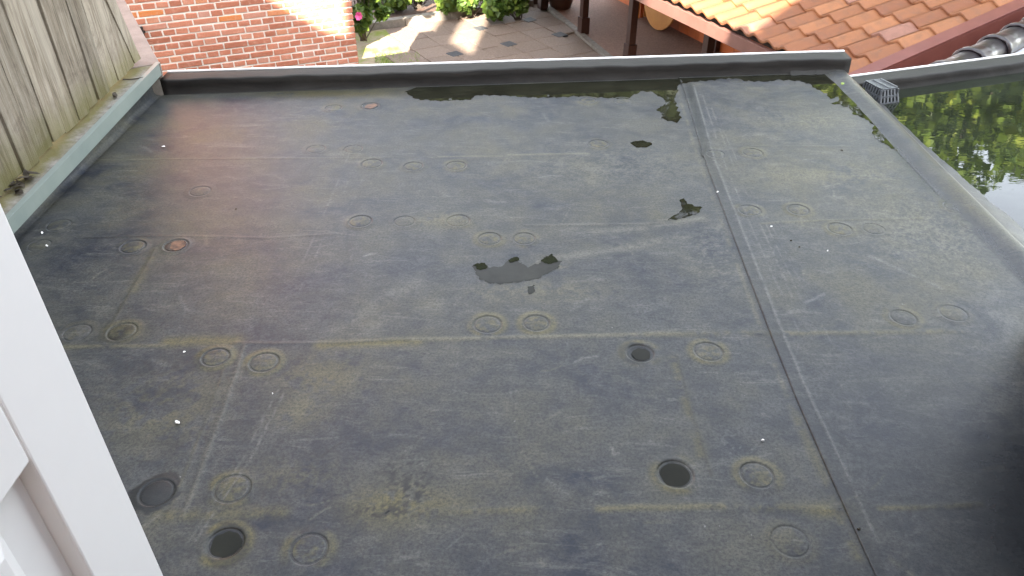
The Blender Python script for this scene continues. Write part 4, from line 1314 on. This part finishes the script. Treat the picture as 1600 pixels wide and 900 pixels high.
# round table top standing on its edge, boards beside it
cpn = pt(1026, 46)
pan = empty('table_top', cpn, 'round yellow-orange table top standing on its edge by the orange wall', 'table top')
rr_ = .50; axu = du; axz = (Vector((0, 0, 1)) + dwv * .10).normalized(); axn = axu.cross(axz)
def disc(m, r, d0, d1, lift):
    n = 40; o_ = cpn + axz * (rr_ + .004)
    m.sweep([[o_ + axu * (r * math.cos(2 * math.pi * k / n)) + axz * (r * math.sin(2 * math.pi * k / n)) + axn * d for k in range(n)] for d in (d0, d1)], closed=True)
m = MB(); disc(m, rr_, -.030, 0, 0); m.build('board_disc', M['orangepanel'], pan, bevel=.004)
m = MB(); disc(m, rr_ - .05, .0005, .0202, 0); m.build('backing', M['orangewall'], pan)
m = MB(); o_ = cpn + axz * (rr_ + .004) + axn * .031; m.box(o_, axu * .40, axz * .03, axn * .010); m.build('batten', M['orangepanel'], pan, bevel=.002)
bp = pt(1003, 28)
brd = empty('leaning_boards', bp, 'yellow-orange boards stacked upright between the second brown post and the round table top', 'boards')
for k in range(4):
    m = MB(); m.box((bp.x + k * .075 - .08, bp.y + .05 * k, GZ + .621), Vector((.030, 0, 0)), Vector((0, .012, 0)), Vector((.0, .02, .60))); m.build('board', M['orangepanel'] if k % 2 == 0 else M['orangewall'], brd, bevel=.003)
# pot at the edge of the bed
pp = pt(876, 12)
m = MB(); n = 20; rings = []
for z, r in ((0, .17), (.02, .19), (.16, .23), (.30, .245), (.33, .26), (.36, .26), (.36, .235), (.30, .22)):
    rings.append([(pp.x + r * math.cos(2 * math.pi * k / n), pp.y + r * math.sin(2 * math.pi * k / n), GZ + .021 + z) for k in range(n)])
m.sweep(rings, closed=True)
pot = m.build('flower_pot', M['pot'], None, True); tag(pot, 'round dark brown flower pot beside the first shelter post', 'pot')

# ================================================================== coped wall with dark glazed ridge tiles, right
def ridge():
    a = at_z(1504, 88, -.33); b = at_z(1600, 38, -.33)
    d = (b - a).normalized(); n = Vector((-d.y, d.x, 0)); L = .42
    start = a - d * .28
    root = empty('coped_wall', (a.x, a.y, GROUND), 'garden wall topped with dark glazed ridge tiles beside the red barge board', 'wall')
    for k in range(11):
        o0 = start + d * (k * L)
        m = MB(); rings = []
        for s, rad in ((0, .118), (.012, .124), (.05, .124), (.055, .108), (.2, .106), (L + .03, .102)):
            ring = []
            for q in range(11):
                an = math.pi * q / 10
                p = o0 + d * s + n * (math.cos(an) * rad * 1.0) + Vector((0, 0, -.33 + .33 - .10 + math.sin(an) ** .8 * rad))
                ring.append(p)
            for q in range(10, -1, -1):
                an = math.pi * q / 10; rr = rad - .016
                ring.append(o0 + d * s + n * (math.cos(an) * rr) + Vector((0, 0, -.10 + math.sin(an) ** .8 * rr)))
            rings.append(ring)
        m.sweep(rings, closed=True)
        m.build('ridge_tile', M['blackglaze'], root, True)
    e = start + d * 4.2; s = start
    m = MB(); zt_ = -.33 - .1
    m.prism([(v.x, v.y) for v in (s - n * .075, e - n * .075, e + n * .075, s + n * .075)], GROUND, zt_ + .02); m.build('wall_body', M['house'], root)
    # pale sheet-metal skirt on the near side
    m = MB(); f0, f1 = s - n * .10 + d * 1.0, e - n * .10
    g0, g1 = f0 - n * .75, f1 - n * .75
    m.hexa([(*g0.to_2d(), zt_ - .29), (*g1.to_2d(), zt_ - .29), (*f1.to_2d(), zt_ - .03), (*f0.to_2d(), zt_ - .03), (*g0.to_2d(), zt_ - .275), (*g1.to_2d(), zt_ - .275), (*f1.to_2d(), zt_ - .015), (*f0.to_2d(), zt_ - .015)])
    m.build('metal_skirt', M['palemetal'], root)
ridge()

# ================================================================== roof outlet guard
dp = at_z(1392, 166, ZL)
dr = empty('roof_drain', (dp.x, dp.y, ZL), 'dark plastic slotted leaf guard over the outlet in the roof corner', 'drain cover')
ang = math.atan(sl); dx_ = Vector((math.cos(ang), math.sin(ang), 0)); dy_ = Vector((-math.sin(ang), math.cos(ang), 0))
o0 = Vector((dp.x - .055, dp.y + .0, ZL + .004)) 
Wd, Hd, Dd = .110, .070, .15
def dpnt(a, b, c): return o0 + dx_ * a + dy_ * b + Vector((0, 0, c))
fr = MB()
def bar(m, p, q, up, side):
    p, q = Vector(p), Vector(q); d = (q - p); m.box((p + q) / 2, d / 2, side, up)
tz = Vector((0, 0, .004))
# front face: frame and grid (leans back)
def fp(a, c): return dpnt(a * (1 - .12 * (c / Hd)) + .06 * Wd * (c / Hd), .028 * c / Hd, c)
for c in (0.004, Hd * .5, Hd): bar(fr, fp(0, c), fp(Wd, c), Vector((0, 0, .0045)), dy_ * .004)
for k in range(6):
    a = Wd * k / 5; bar(fr, fp(a, 0.004), fp(a, Hd), dx_ * .0042, dy_ * .0042)
fr.build('front_grid', M['drain'], dr)
tp = MB()
for k in range(9):
    b = .030 + (Dd - .03) * k / 8
    bar(tp, dpnt(.008, b, Hd), dpnt(Wd - .008, b, Hd), Vector((0, 0, .005)), dy_ * .0042)
for a in (.008, Wd * .5, Wd - .008): bar(tp, dpnt(a, .028, Hd + .006), dpnt(a, Dd, Hd + .006), Vector((0, 0, .002)), dx_ * .004)
tp.build('top_grille', M['drain'], dr)
for a in (0.0, Wd):
    sd = MB()
    bar(sd, dpnt(a + (.003 if a == 0 else -.003), .02, Hd * .5), dpnt(a + (.003 if a == 0 else -.003), Dd, Hd * .5), Vector((0, 0, .004)), dx_ * .003)
    for k in range(8):
        b = .02 + (Dd - .02) * k / 7; bar(sd, dpnt(a, b, .003), dpnt(a + (.006 if a == 0 else -.006), b, Hd), dx_ * .004, dy_ * .0045)
    sd.build('side_grid', M['drain'], dr)

# ================================================================== open white door, near left
door = empty('white_door', (-.5, -.3, 0), 'white panelled door standing open at the left edge of the roof', 'door')
XD = -.50
Yf, Yi, Zr0, Zr1 = .662, .549, .771, .825
def dbox(name, y0, y1, z0, z1, x0=XD - .055, x1=XD, bv=.003, m=None):
    b = MB(); b.abox(x0, x1, y0, y1, z0, z1); return b.build(name, m or M['white'], door, bevel=bv)
dbox('stile', Yi, Yf, .03, 2.05)
dbox('stile', -.33, -.22, .03, 2.05)
dbox('mid_rail', -.2195, Yi - .0005, Zr0, Zr1 + .03, x1=XD - .0008)
dbox('bottom_rail', -.2195, Yi - .0005, .03, .16, x1=XD - .0008)
dbox('top_rail', -.2195, Yi - .0005, 1.94, 2.05, x1=XD - .0008)
dbox('lower_panel', -.2195, Yi - .0005, .161, Zr0 - .0005, XD - .045, XD - .022, 0)
# raised field of the lower panel with chamfer
b = MB(); y0, y1, z0, z1 = -.14, Yi - .075, .235, Zr0 - .06
b.hexa([(XD - .0215, y0 - .02, z0 - .02), (XD - .0215, y1 + .02, z0 - .02), (XD - .0215, y1 + .02, z1 + .02), (XD - .0215, y0 - .02, z1 + .02),
        (XD - .011, y0, z0), (XD - .011, y1, z0), (XD - .011, y1, z1), (XD - .011, y0, z1)])
b.build('panel_field', M['white'], door)
dbox('upper_panel', -.2195, Yi - .0005, Zr1 + .0305, 1.9395, XD - .04, XD - .012, 0)
b = MB(); b.abox(XD - .0115, XD - .004, Yi - .016, Yi - .0006, Zr1 + .031, 1.939); b.build('glazing_bead', M['white'], door)

# ================================================================== small litter on the roof
def litter(name, px, py, size, m, label, cat, group, asp=.5, z=None, seed=0, hgt=.003):
    r_ = random.Random(seed); p = at_z(px, py, .004 if z is None else z)
    an = r_.uniform(0, 3.14); n = 9; mb_ = MB()
    rim, top_ = [], []
    for k in range(n):
        t_ = 2 * math.pi * k / n; rr = size * r_.uniform(.75, 1.1)
        x, y_ = rr * math.cos(t_), rr * asp * math.sin(t_)
        X_, Y_ = x * math.cos(an) - y_ * math.sin(an), x * math.sin(an) + y_ * math.cos(an)
        rim.append((p.x + X_, p.y + Y_, p.z)); top_.append((p.x + X_ * .8, p.y + Y_ * .8, p.z + hgt * r_.uniform(.5, 1.2)))
    mb_.sweep([rim, top_], closed=True)
    return tag(mb_.build(name, m), label, cat, group)
G1 = 'pale flakes lying on the roof'
for k, (a, b_, s_, lab) in enumerate((
        (277, 660, .0085, 'largest white paint flake, on the near left of the roof'),
        (255, 229, .0075, 'white flake alone on the far left part of the roof'),
        (1192, 688, .0045, 'white flake near the lap seam, beside the round mark at lower right'),
        (1121, 300, .006, 'white flake lying on the lap seam, far half of the roof'),
        (1205, 354, .006, 'small pale flake just right of the lap seam'),
        (66, 364, .007, 'white flake near the metal trim, farther of two'),
        (73, 384, .007, 'white flake near the metal trim, nearer of two'),
        (1293, 392, .004, 'tiny white speck on the right-hand sheet, far half'),
        (288, 550, .004, 'tiny white speck left of the twin round marks'),
        (426, 615, .003, 'tiny white speck below the twin round marks'))):
    litter('paint_flake', a, b_, s_, M['flake'], lab, 'flake', G1, .55, seed=k)
G2 = 'dark bits lying on the roof'
for k, (a, b_, s_, lab) in enumerate(((1236, 376, .004, 'dark crumb right of the lap seam, nearer the seam'), (1249, 386, .004, 'dark crumb right of the lap seam, the nearer one'), (369, 327, .004, 'dark crumb on the far left of the roof'), (1342, 827, .004, 'dark crumb on the lap seam at the near edge'), (1315, 235, .006, 'dark crumb on the scuff near the far right corner'))):
    litter('dark_crumb', a, b_, s_, M['deadleaf'], lab, 'crumb', G2, .7, seed=20 + k)
litter('green_leaf', 1317, 131, .018, M['greenleaf'], 'fresh green leaf in the wet corner by the upstand end', 'leaf', None, .6, .008, 41, .004)
# things on the ledge
litter('dead_leaf', 180, 150, .024, M['deadleaf'], 'curled black leaf on the mossy ledge, far end', 'leaf', None, .45, zt(3.2) + .004, 42, .012)
for k, (a, b_, lab) in enumerate(((12, 302, 'clump of dead leaves on the ledge at the left picture edge'), (36, 290, 'small clump of dead leaves against the fence foot'))):
    p = at_z(a, b_, zt(2.3) + .006)
    root = empty('leaf_litter', p, lab, 'leaves', 'leaf litter on the ledge')
    for q in range(9):
        m = MB(); r_ = random.Random(k * 20 + q)
        c = p + Vector((r_.uniform(-.03, .015), r_.uniform(-.07, .07), r_.uniform(.0, .018)))
        d1 = Vector((r_.uniform(-1, 1), r_.uniform(-1, 1), r_.uniform(-.2, .2))).normalized() * .03; d2 = Vector((-d1.y, d1.x, r_.uniform(-.01, .01))) * .45
        m.add([c - d1, c + d2 + Vector((0, 0, .004)), c + d1 + Vector((0, 0, .008)), c - d2], [(0, 1, 2), (0, 2, 3)])
        link('leaf', m.mesh('leaf'), M['deadleaf'], root)
m = MB(); z_ = zt(3.3) + .004
m.tube([at_z(192, 124, z_), at_z(205, 124, z_ + .002), at_z(216, 122.5, z_ + .001), at_z(223, 121, z_)], .0028, 6)
tag(m.build('twig', M['deadleaf'], None, True), 'thin dark twig lying across the ledge near the fence end', 'twig')
